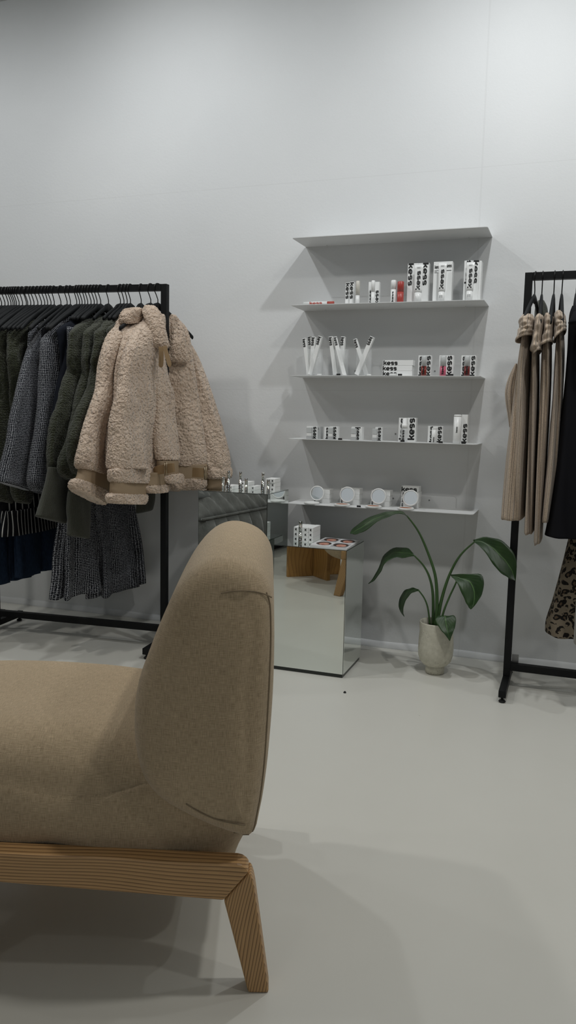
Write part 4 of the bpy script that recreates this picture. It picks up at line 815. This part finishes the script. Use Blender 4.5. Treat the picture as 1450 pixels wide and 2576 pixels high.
J2 = sherpa(railx(-1.80), math.radians(0), 'beige shearling jacket hanging between the other two, only a strip of it showing', near=False, far=False, ph=2.6, z0=.86, W=.15, TH=.018)
slant(J2, 'sleeve', S_, -1.805, [(752, 545, 785, 535), (706, 590, 770, 580), (664, 650, 750, 640), (640, 760, 730, 760), (618, 950, 710, 950), (596, 1100, 690, 1100), (582, 1250, 680, 1250), (590, 1330, 670, 1330), (600, 1360, 660, 1360)], .030, fz=FZ, ph=3)
p, yw = HP[0]
J3 = G(p, math.radians(-27), 'shearling_jacket', 'beige shearling jacket with buckled belt swung around the end post, rightmost of the three', 'jacket', 'beige shearling jackets on the left rack'); S_ = M['sherpa']
def wp(px, py, y): return onY(px, py, y)
def tube_px(j, name, mat, pts, seg=36, amp=.04, ph=0, parent=None, n=34, fz=None, cap=True, ydeep=False):
    """pts: (left px, right px, y px, depth Y, half thickness along view)"""
    rows_ = []
    for a, c_, y, Y, th in pts: L = onY(a, y, Y); R_ = onY(c_, y, Y); rows_.append(((L+R_)/2, (R_-L).length/2, th))
    C_ = spline([r[0] for r in rows_], n); Q = spline([Vector((r[1], r[2], 0)) for r in rows_], n); out = []
    for k, (c, r) in enumerate(zip(C_, Q)):
        vw = (c-Vector((0, 0, EYE))); vw.z = 0; vw.normalize(); vy = Vector((0, 1, 0)) if ydeep else vw; c = c+(vy*r.y if ydeep else vw*0); sx = Vector((vw.y, -vw.x, 0)); ring = []
        for i in range(seg):
            q = 2*PI*i/seg; f = 1+amp*math.sin(4*q+ph+k*.1)*abs(math.sin(q))+amp*.8*math.sin(7*q-ph+k*.22)*abs(math.sin(q)); nz = .25*amp*noise.noise(Vector((q*2, k*.2, ph)))
            ring.append(c+sx*r.x*math.copysign(abs(math.cos(q))**.85, math.cos(q))*(1+nz)-vy*r.y*math.copysign(abs(math.sin(q))**.85, math.sin(q))*f)
        out.append(ring)
    b = MB(); b.rings(out, True, cap); o = b.build(name, mat, parent or j.t, True)
    if fz: fuzz(o, *fz)
    return o
FZ = (.0058, .0065, 3)
sv = slant(J3, 'sleeve', S_, (-1.77, -1.72), [(792, 540, 832, 532), (742, 592, 846, 585), (694, 680, 866, 680), (660, 790, 876, 790), (642, 890, 892, 880), (622, 970, 922, 958), (608, 1050, 908, 1040), (600, 1140, 868, 1140), (595, 1240, 826, 1240), (596, 1320, 798, 1320), (604, 1352, 790, 1350)], .050, fz=FZ, ph=.5, amp=.2)
slant(J3, 'cuff_fur', S_, -1.72, [(606, 1345, 784, 1342), (594, 1362, 794, 1358), (596, 1405, 792, 1408), (608, 1424, 782, 1430)], .046, parent=sv, fz=(.0058, .006, 3), amp=.04)
slant(J3, 'cuff_leather', M['suede'], -1.72, [(606, 1415, 782, 1420), (604, 1460, 778, 1465), (604, 1498, 776, 1500)], .036, parent=sv, amp=.02, taper=False)
slant(J3, 'cuff_fur', S_, -1.72, [(602, 1478, 776, 1484), (586, 1496, 784, 1496), (588, 1522, 782, 1524), (606, 1538, 764, 1542)], .044, parent=sv, fz=(.0058, .006, 3), amp=.04)
slant(J3, 'body', S_, (-1.745, -1.675), [(812, 560, 850, 560), (800, 660, 862, 660), (800, 800, 868, 800), (810, 930, 880, 930), (830, 975, 926, 972), (836, 1060, 932, 1055), (832, 1160, 940, 1160), (836, 1250, 946, 1250), (850, 1308, 948, 1308)], .030, fz=FZ, ph=2)
slant(J3, 'body', S_, -1.735, [(770, 1180, 860, 1180), (772, 1290, 870, 1290), (778, 1400, 870, 1400)], .045, fz=FZ, ph=4)
slant(J3, 'belt_band', M['suede'], -1.70, [(788, 1372, 870, 1362), (790, 1400, 880, 1395), (785, 1440, 880, 1432)], .040, amp=.02, taper=False)
slant(J3, 'belt_band', M['suede'], -1.672, [(852, 1308, 944, 1306), (854, 1345, 944, 1345), (870, 1385, 944, 1385)], .030, amp=.02, taper=False)
slant(J3, 'hem_fur', S_, -1.668, [(884, 1376, 955, 1372), (872, 1392, 968, 1388), (872, 1414, 968, 1412), (886, 1430, 956, 1428)], .040, fz=(.0058, .006, 3), amp=.03)
slant(J3, 'hem_fur', S_, -1.70, [(790, 1432, 888, 1426), (780, 1446, 896, 1440), (782, 1468, 894, 1458), (800, 1484, 876, 1474)], .045, fz=(.0058, .006, 3), amp=.03)
# far half, behind the post
tube_px(J3, 'body', S_, [(420, 440, 795, 3.30, .02), (412, 470, 830, 3.30, .04), (405, 482, 900, 3.30, .05), (402, 496, 1000, 3.31, .055), (400, 510, 1090, 3.31, .06), (402, 516, 1150, 3.31, .06), (405, 514, 1172, 3.31, .055)], amp=.08, ph=5, fz=FZ)
tube_px(J3, 'belt_band', M['suede'], [(408, 516, 1166, 3.31, .052), (408, 517, 1190, 3.31, .052), (408, 515, 1206, 3.31, .052)], n=8, amp=.02)
tube_px(J3, 'hem_fur', S_, [(412, 508, 1198, 3.31, .052), (404, 515, 1206, 3.31, .062), (404, 515, 1222, 3.31, .062), (414, 506, 1232, 3.31, .052)], n=10, fz=(.0058, .006, 3))
sv = tube_px(J3, 'sleeve', S_, [(446, 470, 850, 3.38, .03), (452, 494, 890, 3.39, .05), (462, 522, 960, 3.40, .06), (478, 548, 1040, 3.41, .065), (495, 568, 1110, 3.42, .068), (508, 578, 1160, 3.42, .068), (518, 577, 1180, 3.42, .055)], amp=.10, ph=2, fz=FZ)
tube_px(J3, 'cuff_fur', S_, [(520, 576, 1172, 3.42, .05), (514, 582, 1180, 3.42, .06), (514, 582, 1196, 3.42, .06), (520, 576, 1204, 3.42, .05)], parent=sv, n=10, fz=(.0058, .006, 3))
tube_px(J3, 'cuff_leather', M['suede'], [(520, 572, 1200, 3.42, .045), (519, 566, 1222, 3.42, .045), (519, 562, 1236, 3.42, .045)], parent=sv, n=8, amp=.02)
# collar: left flap folded down, right lapel beyond the post
co_ = tube_px(J3, 'collar', S_, [(366, 388, 768, 3.10, .022), (360, 402, 785, 3.08, .035), (372, 412, 815, 3.06, .038), (378, 419, 845, 3.05, .034), (384, 424, 868, 3.05, .028), (392, 420, 877, 3.05, .012)], n=22, fz=(.0058, .006, 3))
tube_px(J3, 'collar', S_, [(424, 440, 790, 3.27, .015), (424, 460, 820, 3.26, .03), (423, 466, 860, 3.25, .033), (420, 472, 890, 3.25, .03), (424, 474, 905, 3.25, .022), (440, 470, 912, 3.25, .010)], n=22, fz=(.0058, .006, 3))
def strap(j, name, a, m, th=.0025, parent=None): # flat strap through pixel centre points
    rr = []; P_ = spline([onY(x, y, Y) for x, y, Y, w in a], 10); W_ = spline([Vector((w, 0, 0)) for x, y, Y, w in a], 10)
    for i, (p_, w) in enumerate(zip(P_, W_)):
        t = (P_[min(i+1, 10)]-P_[max(i-1, 0)]).normalized(); vw = (p_-Vector((0, 0, EYE))).normalized(); s_ = t.cross(vw).normalized(); h = w.x*.00082*2; rr.append([p_+s_*h*x-vw*th*y for x, y in ((-1, -1), (1, -1), (1, 1), (-1, 1))])
    b = MB(); b.rings(rr); return b.build(name, m, parent or j.t, False, .001)
strap(J3, 'collar_strap', [(405, 872, 3.02, 6), (406, 895, 3.02, 6), (405, 918, 3.02, 6), (404, 924, 3.02, 3)], M['strap']); strap(J3, 'collar_strap', [(414, 870, 3.0, 5.5), (420, 893, 3.0, 5.5), (426, 915, 3.0, 5.5), (427, 923, 3.0, 3)], M['strap'])
bs = strap(J3, 'belt_strap', [(386, 1184, 3.005, 5), (394, 1183, 3.0, 11), (415, 1180, 3.0, 12), (432, 1177, 3.0, 12), (440, 1176, 3.005, 11)], M['strap'])
strap(J3, 'belt_strap', [(484, 1188, 3.235, 13), (500, 1189, 3.235, 13), (514, 1190, 3.24, 13)], M['strap'])
def buckle(px, py, Y, w, h):
    pts = [onY(px+w*a, py+h*b_, Y) for a, b_ in ((-.5, -.5), (.5, -.5), (.5, .5), (-.5, .5), (-.5, -.5))]; b = MB(); b.tube(pts, .0018, 6); b.build('buckle', M['brass'], bs, True)
buckle(417, 1180, 2.99, 5, 34); buckle(517, 1190, 3.235, 4, 32)
# pocket welt on the far half
strap(J3, 'pocket_welt', [(434, 1048, 3.243, 2), (460, 1030, 3.235, 2.5), (488, 1022, 3.237, 2)], M['sherpa'], .004)

# olive fur jackets with knitted cuffs
def olive(org, yaw, label, cuffu=-.28, cuffz=.80, cuffn=.0, long=.16, W=.23, ph=0, knit=True, farsleeve=True, near=False):
    j = G(org, yaw, 'fur_jacket', label, 'jacket', 'olive fur jackets on the left rack'); m = M['olive']
    fuzz(j.loft('body', m, [(1.492, 0, 0, .05, .025, .2), (1.47, 0, 0, .10, .035, .4), (1.42, 0, 0, .20, .04, .6), (1.30, 0, .0, .23, .04, 1), (1.05, 0, .0, W, .045, 1), (.86, 0, .0, W, .05, 1), (.80, 0, 0, W-.03, .04, 1)], 56, .05, 4, ph, nz=.016), .03, .010, 1, 'CLOUDS')
    for sg in ((-1,) if near else ())+((1,) if farsleeve else ()):
        cu = cuffu*sg*-1
        sv = j.sleeve('sleeve', m, [(sg*.14, 0, 1.455), (sg*.215, 0, 1.38), (sg*.255, 0, 1.22), (sg*(abs(cu)-.02), cuffn*.6, 1.02), (cu, cuffn, .90), (cu, cuffn, cuffz)], [(.035, .025), (.055, .040), (.062, .045), (.065, .048), (.062, .046), (.050, .036)], ph=ph+sg); fuzz(sv, .03, .010, 1, 'CLOUDS')
        if knit: j.sleeve('knit_cuff', M['oliveknit'], [(cu, cuffn, cuffz+.03), (cu+sg*.012, cuffn, cuffz-long*.5), (cu+sg*.03, cuffn, cuffz-long)], [(.046, .034), (.052, .030), (.058, .026)], parent=sv, amp=.05, n=12, cap=True)
    return j
OF = (.03, .008, 1, 'CLOUDS'); OM = M['olive']
O3 = olive(railx(-1.94), 0, 'olive fur jacket, rightmost of the olive ones beside the beige jackets', -.25, .78, W=.17, ph=.4, knit=False)
slant(O3, 'sleeve', OM, -1.94, [(640, 522, 690, 520), (590, 548, 680, 545), (550, 595, 660, 590), (534, 690, 630, 690), (512, 800, 610, 800), (488, 900, 590, 900), (436, 990, 570, 1000), (396, 1090, 540, 1100), (364, 1190, 520, 1210), (368, 1290, 500, 1330), (400, 1370, 470, 1410)], .034, fz=OF, ph=1)
O2 = olive(railx(-2.0), 0, 'olive fur jacket with a folded knitted cuff, second from the beige jackets', -.25, .76, W=.17, ph=1.7, knit=False)
sv = slant(O2, 'sleeve', OM, -2.0, [(580, 528, 640, 520), (530, 556, 620, 550), (500, 600, 600, 595), (480, 700, 580, 700), (456, 830, 560, 830), (420, 950, 530, 955), (396, 1080, 500, 1090), (372, 1190, 480, 1200), (324, 1300, 470, 1330), (322, 1360, 450, 1400), (350, 1400, 430, 1430)], .034, fz=OF, ph=2)
slant(O2, 'knit_cuff', M['oliveknit'], -1.985, [(400, 1390, 480, 1395), (372, 1480, 482, 1480), (364, 1560, 478, 1560), (370, 1640, 476, 1640), (366, 1706, 474, 1726)], .026, parent=sv, amp=.1, taper=False)
O1 = olive(railx(-2.07), 0, 'olive fur jacket with a long knitted cuff, third from the beige jackets', -.25, .82, W=.17, ph=2.9, knit=False)
sv = slant(O1, 'sleeve', OM, -2.07, [(520, 530, 590, 522), (480, 570, 570, 560), (448, 640, 550, 630), (430, 725, 530, 725), (384, 800, 510, 800), (338, 900, 480, 900), (312, 1000, 450, 1000), (282, 1100, 430, 1110), (266, 1240, 410, 1260), (262, 1330, 400, 1360), (276, 1380, 380, 1410)], .034, fz=OF, ph=3)
slant(O1, 'knit_cuff', M['oliveknit'], -2.06, [(266, 1340, 400, 1360), (252, 1420, 384, 1440), (230, 1500, 366, 1525), (194, 1604, 346, 1644)], .028, parent=sv, amp=.1, taper=False)
def tw(px, y=3.14):  # rail point at a pixel column
    t_ = rail_at(px); return Vector((LR[0], LR[1], 1.545))+ldir*t_
# tweed jackets
def tweedj(org, yaw, label, ph=0):
    j = G(org, yaw, 'tweed_jacket', label, 'jacket', 'black and white tweed jackets on the left rack'); m = M['tweed']
    j.loft('body', m, [(1.50, 0, 0, .05, .02, .2), (1.47, 0, 0, .10, .03, .4), (1.42, 0, 0, .20, .036, .6), (1.30, 0, .0, .22, .036, 1), (1.05, 0, .0, .22, .036, 1), (.80, 0, .0, .24, .04, 1)], 56, .06, 4, ph, nz=.01)
    for sg in (-1, 1): j.sleeve('sleeve', m, [(sg*.14, 0, 1.46), (sg*.215, 0, 1.38), (sg*.25, 0, 1.22), (sg*.285, .0, 1.0), (sg*.30, 0, .86), (sg*.31, 0, .735)], [(.035, .025), (.052, .040), (.060, .045), (.066, .048), (.070, .050), (.078, .052)], amp=.035, ph=ph+sg)
    j.loft('collar', m, [(1.56, 0, 0, .030, .016, 0), (1.53, 0, 0, .055, .026, 0), (1.47, 0, .005, .075, .036, 0)], 28, .02, 3, ph, nz=.004)
    return j
def plain(org, yaw, label, m, name='blazer', cat='jacket', grp=None, hem=.85, W=.22, ph=0, th=.028, slv=.85, collar=True):
    j = G(org, yaw, name, label, cat, grp)
    j.loft('body', m, [(1.515, 0, 0, .04, .015, .2), (1.48, 0, 0, .09, .024, .4), (1.43, 0, 0, .195, .03, .6), (1.30, 0, 0, W, th, 1), (hem+.2, 0, 0, W, th, 1), (hem, 0, 0, W+.01, th, 1)], 48, .06, 4, ph, nz=.01)
    if slv:
        for sg in (-1, 1): j.sleeve('sleeve', m, [(sg*.13, 0, 1.47), (sg*.205, 0, 1.39), (sg*.235, 0, 1.22), (sg*.26, 0, 1.0), (sg*.27, 0, slv)], [(.03, .02), (.045, .03), (.050, .035), (.048, .035), (.045, .032)], amp=.04, ph=ph+sg)
    return j
TW = M['tweed']
def tweed2(X, label, rows_, ph):
    j = G(railx(X), 0, 'tweed_jacket', label, 'jacket', 'black and white tweed jackets on the left rack')
    j.loft('body', TW, [(1.47, 0, 0, .10, .018, .4), (1.42, 0, 0, .17, .02, .6), (1.30, 0, .0, .18, .02, 1), (.86, 0, .0, .18, .02, 1)], 56, .05, 4, ph, nz=.006)
    slant(j, 'sleeve', TW, X+.015, rows_, .034, ph=ph); j.sleeve('sleeve', TW, [(.14, 0, 1.46), (.20, 0, 1.38), (.22, 0, 1.22), (.24, .0, 1.0), (.25, 0, .86)], [(.035, .02), (.045, .025), (.050, .03), (.05, .03), (.05, .03)], amp=.035, ph=ph)
    return j
jt = tweed2(-2.29, 'black and white tweed jacket in front, right of the olive pair', [(262, 545, 300, 540), (205, 615, 310, 600), (152, 715, 300, 715), (112, 850, 285, 850), (70, 1010, 265, 1010), (36, 1180, 240, 1190), (6, 1350, 190, 1380), (-6, 1420, 150, 1468)], .5)
slant(jt, 'collar', TW, -2.26, [(288, 508, 310, 506), (272, 525, 328, 522), (262, 560, 334, 565), (240, 600, 310, 605)], .022, ph=1)
jt = tweed2(-2.20, 'black and white tweed jacket half hidden behind the dark blazer', [(335, 560, 380, 555), (282, 600, 370, 600), (238, 660, 350, 660), (226, 790, 335, 790), (218, 980, 300, 980), (200, 1160, 270, 1160), (176, 1320, 250, 1320), (162, 1420, 244, 1420), (186, 1470, 222, 1486)], 1.5)
slant(jt, 'collar', TW, -2.17, [(352, 518, 368, 516), (345, 535, 382, 530), (335, 575, 385, 580)], .02, ph=1)
j = plain(railx(-2.13), 0, 'smooth midnight blazer left of the olive fur jackets', M['navy'], hem=.90, W=.17, ph=.3, th=.018, slv=0)
slant(j, 'sleeve', M['navy'], -2.125, [(430, 540, 490, 535), (384, 595, 470, 590), (350, 670, 460, 670), (334, 800, 440, 800), (305, 950, 400, 950), (286, 1080, 350, 1080), (276, 1200, 340, 1200)], .024, ph=2)
j = olive(railx(-2.37), 0, 'olive fur jacket at the left, right one of the pair beside the tweed jacket', -.25, .80, W=.17, ph=3.3, knit=False)
slant(j, 'sleeve', OM, -2.36, [(220, 562, 262, 560), (170, 590, 250, 590), (140, 650, 230, 650), (126, 760, 210, 760), (100, 900, 190, 900), (70, 1100, 170, 1100), (40, 1300, 150, 1300), (60, 1460, 170, 1480), (90, 1530, 150, 1540)], .03, fz=OF, ph=1)
j = olive(railx(-2.44), 0, 'olive fur jacket at the left edge, left one of the pair', -.25, .80, W=.17, ph=4.3, knit=False, farsleeve=False)
slant(j, 'sleeve', OM, -2.44, [(160, 555, 215, 552), (108, 592, 200, 590), (80, 645, 170, 645), (70, 750, 150, 750), (40, 850, 140, 860), (4, 960, 130, 980), (-30, 1100, 110, 1120), (-60, 1280, 90, 1300), (-50, 1440, 80, 1470), (-20, 1520, 50, 1545)], .036, fz=OF, ph=2)
j = G(tw(62), math.radians(0), 'striped_shirt', 'black shirt with white pinstripes hanging below the olive and tweed jackets', 'shirt')
j.loft('body', M['stripe'], [(1.50, 0, 0, .05, .018, .2), (1.46, 0, 0, .12, .026, .4), (1.41, 0, 0, .14, .02, .6), (1.30, 0, 0, .14, .02, 1), (.92, .05, 0, .15, .02, 1), (.80, .05, 0, .24, .03, 1), (.58, .06, 0, .26, .045, 1.2)], 72, .03, 5, .7, nz=.006)
j.loft('shirt_tail', M['stripe'], [(.62, .05, .02, .25, .03, 1.4), (.505, .04, .02, .25, .045, 1.2)], 60, .03, 5, 2., nz=.006)
slant(j, 'shoulder_yoke', M['stripe'], -2.40, [(188, 528, 194, 534), (130, 548, 190, 560), (60, 585, 120, 605), (48, 600, 62, 612)], .012, ph=1)
for k, (px_, lb) in enumerate(((8, 'leftmost'), (22, 'second leftmost'))): plain(tw(px_), 0, f'{lb} of the plain black pullovers at the left edge of the left rack', M['blackcloth'], 'plain_pullover', 'pullover', 'black pullovers on the left rack', .78, .23, k, .03, .9)
plain(tw(170), 0, 'plain black pullover between the tweed and the midnight blazer', M['blackcloth'], 'plain_pullover', 'pullover', 'black pullovers on the left rack', 1.0, .2, 2.2, .015, 0)
# lower pieces: tweed skirts and jeans hanging from the same rail
def skirt(org, yaw, label, m, ztop, zbot, w0, w1, cu=0, th=.05, ph=0, name='tweed_skirt', cat='skirt', grp=None, freq=7, amp=.12, tilt=0):
    j = G(org, yaw, name, label, cat, grp); j.loft('body', m, [(1.44, cu*.3, 0, .15, .008, .1), (ztop, cu*.6, 0, w0, th*.45, .5), ((ztop+zbot)/2, cu*.9, 0, (w0+w1)/2, th*.8, 1), (zbot, cu, 0, w1, th, 1.3)], 84, amp, freq, ph, nz=.008); return j
skirt(tw(226), math.radians(1), 'black and white tweed skirt hanging lowest at the left rack, nearer one', M['tweed'], .75, .255, .13, .185, -.10, .055, .4, grp='tweed skirts on the left rack')
skirt(tw(240), math.radians(-3), 'black and white tweed skirt flaring out behind the nearer one', M['tweed'], .75, .215, .15, .20, .15, .045, 1.9, grp='tweed skirts on the left rack')
def jeans(org, label, cu, zb, ph):
    j = G(org, 0, 'denim_jeans', label, 'jeans', 'dark jeans on the left rack')
    j.loft('body', M['denim'], [(1.44, cu*.3, 0, .15, .006, .1), (.75, cu, 0, .17, .02, .5), (.55, cu, 0, .18, .022, 1)], 48, .05, 5, ph)
    for k in (-.09, .09): j.loft('trouser_leg', M['denim'], [(.56, cu+k, 0, .085, .024, .5), (zb, cu+k*1.05, .0, .088, .028, 1)], 36, .06, 5, ph+k*20)
jeans(tw(52), 'dark blue jeans hanging below the striped shirt, right pair', .11, .285, 1.); jeans(tw(14), 'dark blue jeans at the left edge of the left rack', -.02, .255, 2.2)
# dark piece dangling behind the beige cuffs
j = plain(railx(-1.90), 0, 'dark green knitted top behind the beige jackets, its cuff dangling below them', M['oliveknit'], 'knitted_top', 'top', None, .95, .12, 3.1, .008, 0)
slant(j, 'sleeve', M['oliveknit'], -1.88, [(690, 1200, 800, 1200), (700, 1400, 810, 1400), (738, 1500, 826, 1490), (736, 1590, 816, 1570)], .02, ph=1)

# ---- right rack
def rail_r(px): return onY(px, 790, RR[1]).x
gk = 'taupe ribbed knit dresses on the right rack'
for k, (px_, lb) in enumerate(((1343, 'leftmost'), (1361, 'second'), (1391, 'third'), (1411, 'fourth'), (1447, 'fifth'))):
    o = copy_tree(proto_h); o.location = (rail_r(px_), RR[1], 1.545); o.rotation_euler = (0, 0, math.radians((-6, 2, 0, 3, 2)[k])); tag(o, f'{lb} black hanger from the left post of the right rack', 'hanger', 'black hangers on the right rack')
def cowl_px(j, rows_, ph):
    zc = lambda x, y: (1220+x/5.857, 660+y/5.857)
    L = spline([onY(*zc(a[0], a[1]), a[4]) for a in rows_], 26); R_ = spline([onY(*zc(a[2], a[3]), a[4]) for a in rows_], 26); T_ = spline([Vector((a[5], 0, 0)) for a in rows_], 26); out = []; n = 48
    for k, (a, c_, t) in enumerate(zip(L, R_, T_)):
        d = (c_-a)/2; m = (a+c_)/2+Vector((0, t.x, 0)); w = 1+.045*math.sin(k*1.15+ph)
        out.append([m+d*math.cos(q)*(1+.03*math.sin(k*.9+ph))+Vector((0, -t.x, 0))*math.sin(q)*w*(1+.05*math.sin(5*q+k*.5+ph)) for q in [2*PI*i/n for i in range(n)]])
    c0 = sum(out[-1], Vector())/n
    for f, up in ((1.03, -.004), (1.0, -.009), (.90, -.008), (.84, .004), (.80, .03)): out.append([c0+(p-c0)*f+UP*up for p in out[26]])
    b = MB(); b.rings(out, True, True); return b.build('cowl_collar', M['knit'], j.t, True)
def knit(label, pts, cowl, extra=None, ph=0):
    j = G(Vector((onY(pts[0][0], pts[0][2], pts[0][3]).x, RR[1], 1.5)), 0, 'knit_dress', label, 'dress', gk)
    tube_px(j, 'body', M['knit'], [(a, c_, y, Y-.06, max(.14, th+.06)) for a, c_, y, Y, th in pts], 96, .10, ph, n=44, ydeep=True)
    c_ = cowl_px(j, cowl, ph)
    if extra: tube_px(j, 'sleeve', M['knit'], extra, 40, .06, ph, n=20)
knit('taupe ribbed knit dress, leftmost beside the rack post', [(1315, 1332, 815, 3.14, .08), (1305, 1332, 860, 3.13, .11), (1292, 1330, 950, 3.12, .12), (1278, 1328, 1060, 3.11, .13), (1262, 1320, 1200, 3.10, .13), (1253, 1314, 1311, 3.10, .13)], [(552, 755, 700, 750, 3.10, .05), (480, 810, 722, 790, 3.04, .10), (478, 900, 712, 880, 3.02, .12), (490, 985, 702, 940, 3.01, .12), (418, 1095, 692, 1000, 3.0, .12)], [(1297, 1302, 915, 3.20, .012), (1284, 1304, 940, 3.20, .03), (1275, 1302, 965, 3.20, .035), (1271, 1300, 988, 3.20, .04), (1273, 1298, 1015, 3.20, .04), (1277, 1296, 1040, 3.20, .035), (1282, 1294, 1075, 3.20, .03)], .3)
knit('taupe ribbed knit dress, second from the rack post', [(1336, 1352, 830, 3.14, .08), (1334, 1352, 900, 3.12, .10), (1330, 1351, 1000, 3.11, .11), (1322, 1345, 1200, 3.10, .11), (1315, 1340, 1346, 3.10, .11)], [(775, 748, 838, 742, 3.09, .05), (722, 790, 868, 780, 3.04, .10), (706, 900, 862, 880, 3.02, .12), (692, 1050, 836, 1040, 3.01, .12), (645, 1245, 832, 1150, 3.0, .11), (700, 1310, 830, 1230, 3.0, .09)], None, 1.3)
knit('taupe ribbed knit dress, third from the rack post', [(1362, 1384, 830, 3.14, .08), (1360, 1386, 880, 3.12, .10), (1355, 1382, 1000, 3.11, .11), (1346, 1370, 1200, 3.10, .11), (1340, 1360, 1371, 3.10, .11)], [(885, 738, 985, 742, 3.10, .05), (860, 780, 1018, 790, 3.05, .10), (858, 900, 1006, 890, 3.03, .12), (842, 1040, 1000, 980, 3.02, .12), (802, 1188, 995, 1105, 3.01, .11)], None, 2.3)
knit('taupe ribbed knit dress, fourth from the rack post next to the black dress', [(1400, 1418, 820, 3.14, .08), (1395, 1420, 880, 3.12, .10), (1388, 1415, 1000, 3.11, .11), (1372, 1403, 1180, 3.10, .11), (1359, 1384, 1315, 3.10, .11)], [(1045, 702, 1145, 700, 3.10, .05), (1010, 740, 1190, 750, 3.05, .10), (1012, 850, 1198, 840, 3.03, .12), (1010, 960, 1202, 885, 3.02, .12), (1004, 1100, 1200, 925, 3.01, .11)], None, 3.3)
j = G(Vector((-.14, 3.45, 1.6)), 0, 'knit_hood', 'dark taupe knitted piece behind the second and third hangers of the right rack', 'knitwear'); tube_px(j, 'body', M['oliveknit'], [(1354, 1370, 757, 3.40, .03), (1347, 1378, 775, 3.40, .05), (1345, 1380, 800, 3.40, .06), (1345, 1380, 840, 3.40, .06)], 32, .05)
# the taupe back tail of the fourth dress
j = G(Vector((.03, RR[1], 1.5)), 0, 'black_dress', 'long plain black dress at the right edge of the photo', 'dress')
tube_px(j, 'body', M['blackcloth'], [(1440, 1475, 770, 3.16, .03), (1432, 1500, 800, 3.15, .09), (1428, 1520, 880, 3.14, .12), (1418, 1540, 1000, 3.14, .13), (1398, 1530, 1180, 3.13, .13), (1380, 1520, 1300, 3.13, .13), (1371, 1510, 1346, 3.13, .13)], 60, .08, 1)
tube_px(j, 'collar', M['blackcloth'], [(1444, 1462, 784, 3.02, .01), (1436, 1470, 800, 3.01, .03), (1430, 1476, 812, 3.0, .03), (1434, 1470, 816, 3.0, .01)], 30, .03, n=12)
j = G(Vector((.12, RR[1], 1.5)), 0, 'leopard_skirt', 'leopard print skirt hanging under the black dress at the right edge', 'skirt')
tube_px(j, 'body', M['leopard'], [(1455, 1500, 780, 3.28, .01), (1450, 1530, 1200, 3.29, .05), (1446, 1545, 1290, 3.29, .07), (1425, 1545, 1380, 3.29, .09), (1400, 1545, 1480, 3.29, .11), (1378, 1540, 1550, 3.29, .12), (1373, 1538, 1575, 3.29, .12), (1372, 1536, 1592, 3.29, .12)], 60, .10, 2)
j = G(Vector((.16, RR[1], 1.5)), 0, 'grey_knit_piece', 'pale grey knitted hem just showing at the right edge under the leopard skirt', 'knitwear')
tube_px(j, 'body', mat_rib('pale_knit', (.35, .33, .29), (.2, .19, .16), 600), [(1470, 1500, 900, 3.06, .02), (1455, 1500, 1400, 3.05, .05), (1445, 1500, 1590, 3.05, .07), (1444, 1500, 1616, 3.05, .07)], 40, .06, 2)

# small things on the floor
p = onZ(868, 1743, 0); b = MB(); b.lathe([(0, .0003), (.006, .0003), (.005, .004), (.002, .007), (0, .0075)], p, 9, False); tag(b.build('floor_crumb', M['rubber'], None, True, origin=p), 'small black crumb on the floor in front of the lower mirrored pedestal', 'crumb')

# ------------------------------------------------------------------ light
def spot(loc, aim, e, size=70, blend=.6, rad=.03, col=(1, .985, .95)):
    l = bpy.data.lights.new('ceiling_spot', 'SPOT'); l.energy = e; l.spot_size = math.radians(size); l.spot_blend = blend; l.shadow_soft_size = rad; l.color = col
    o = bpy.data.objects.new('ceiling_spot', l); COL.objects.link(o); o.location = loc; o.rotation_euler = (Vector(aim)-Vector(loc)).to_track_quat('-Z', 'Y').to_euler(); return o
def area(loc, sx, sy, e, col=(1, .99, .96)):
    l = bpy.data.lights.new('ceiling_panel', 'AREA'); l.energy = e; l.shape = 'RECTANGLE'; l.size = sx; l.size_y = sy; l.color = col; o = bpy.data.objects.new('ceiling_panel', l); COL.objects.link(o); o.location = loc; return o
for x, e in ((-3.3, 22), (-1.9, 33), (-.25, 43), (1.0, 21)): spot((x, 2.6, 3.05), (x+(.1 if x < -1 else -.1), 3.55, .9), e, 172, 1., .035, (.96, .985, 1))
for x, y, e in ((-2.5, 1.7, 40), (.35, 1.7, 46), (1.9, 1.0, 30), (-1, -1.2, 8), (-3.6, .8, 16)): spot((x, y, 3.08), (x, y+.2, 0), e, 165, 1., .06, (1, .985, .94))
# unseen glowing panel and frame, added behind the camera for mirror brightness and fill
gw = NT('added_panel_glow', (.8, .85, .9), .2); gw.b.inputs['Emission Color'].default_value = (.86, .93, 1, 1); gw.b.inputs['Emission Strength'].default_value = .36
b = MB(); b.box(-3.6, 3.4, -3.995, -3.985, 1.0, 2.9); wi = struct(b, 'glow_panel_1', gw.m)
b = MB()
for x in (-3.64, -1.3, 1.05, 3.4): b.box(x, x+.05, -4.0, -3.95, .96, 2.94)
for z in (.95, 2.9): b.box(-3.64, 3.45, -4.0, -3.95, z, z+.05)
b.build('glow_panel_frame', M['black'], wi)
w = bpy.data.worlds.new('w'); sc.world = w; w.use_nodes = True; w.node_tree.nodes['Background'].inputs[0].default_value = (.5, .5, .5, 1); w.node_tree.nodes['Background'].inputs[1].default_value = .05
for o in bpy.data.objects:
    if '_o' in o: del o['_o']
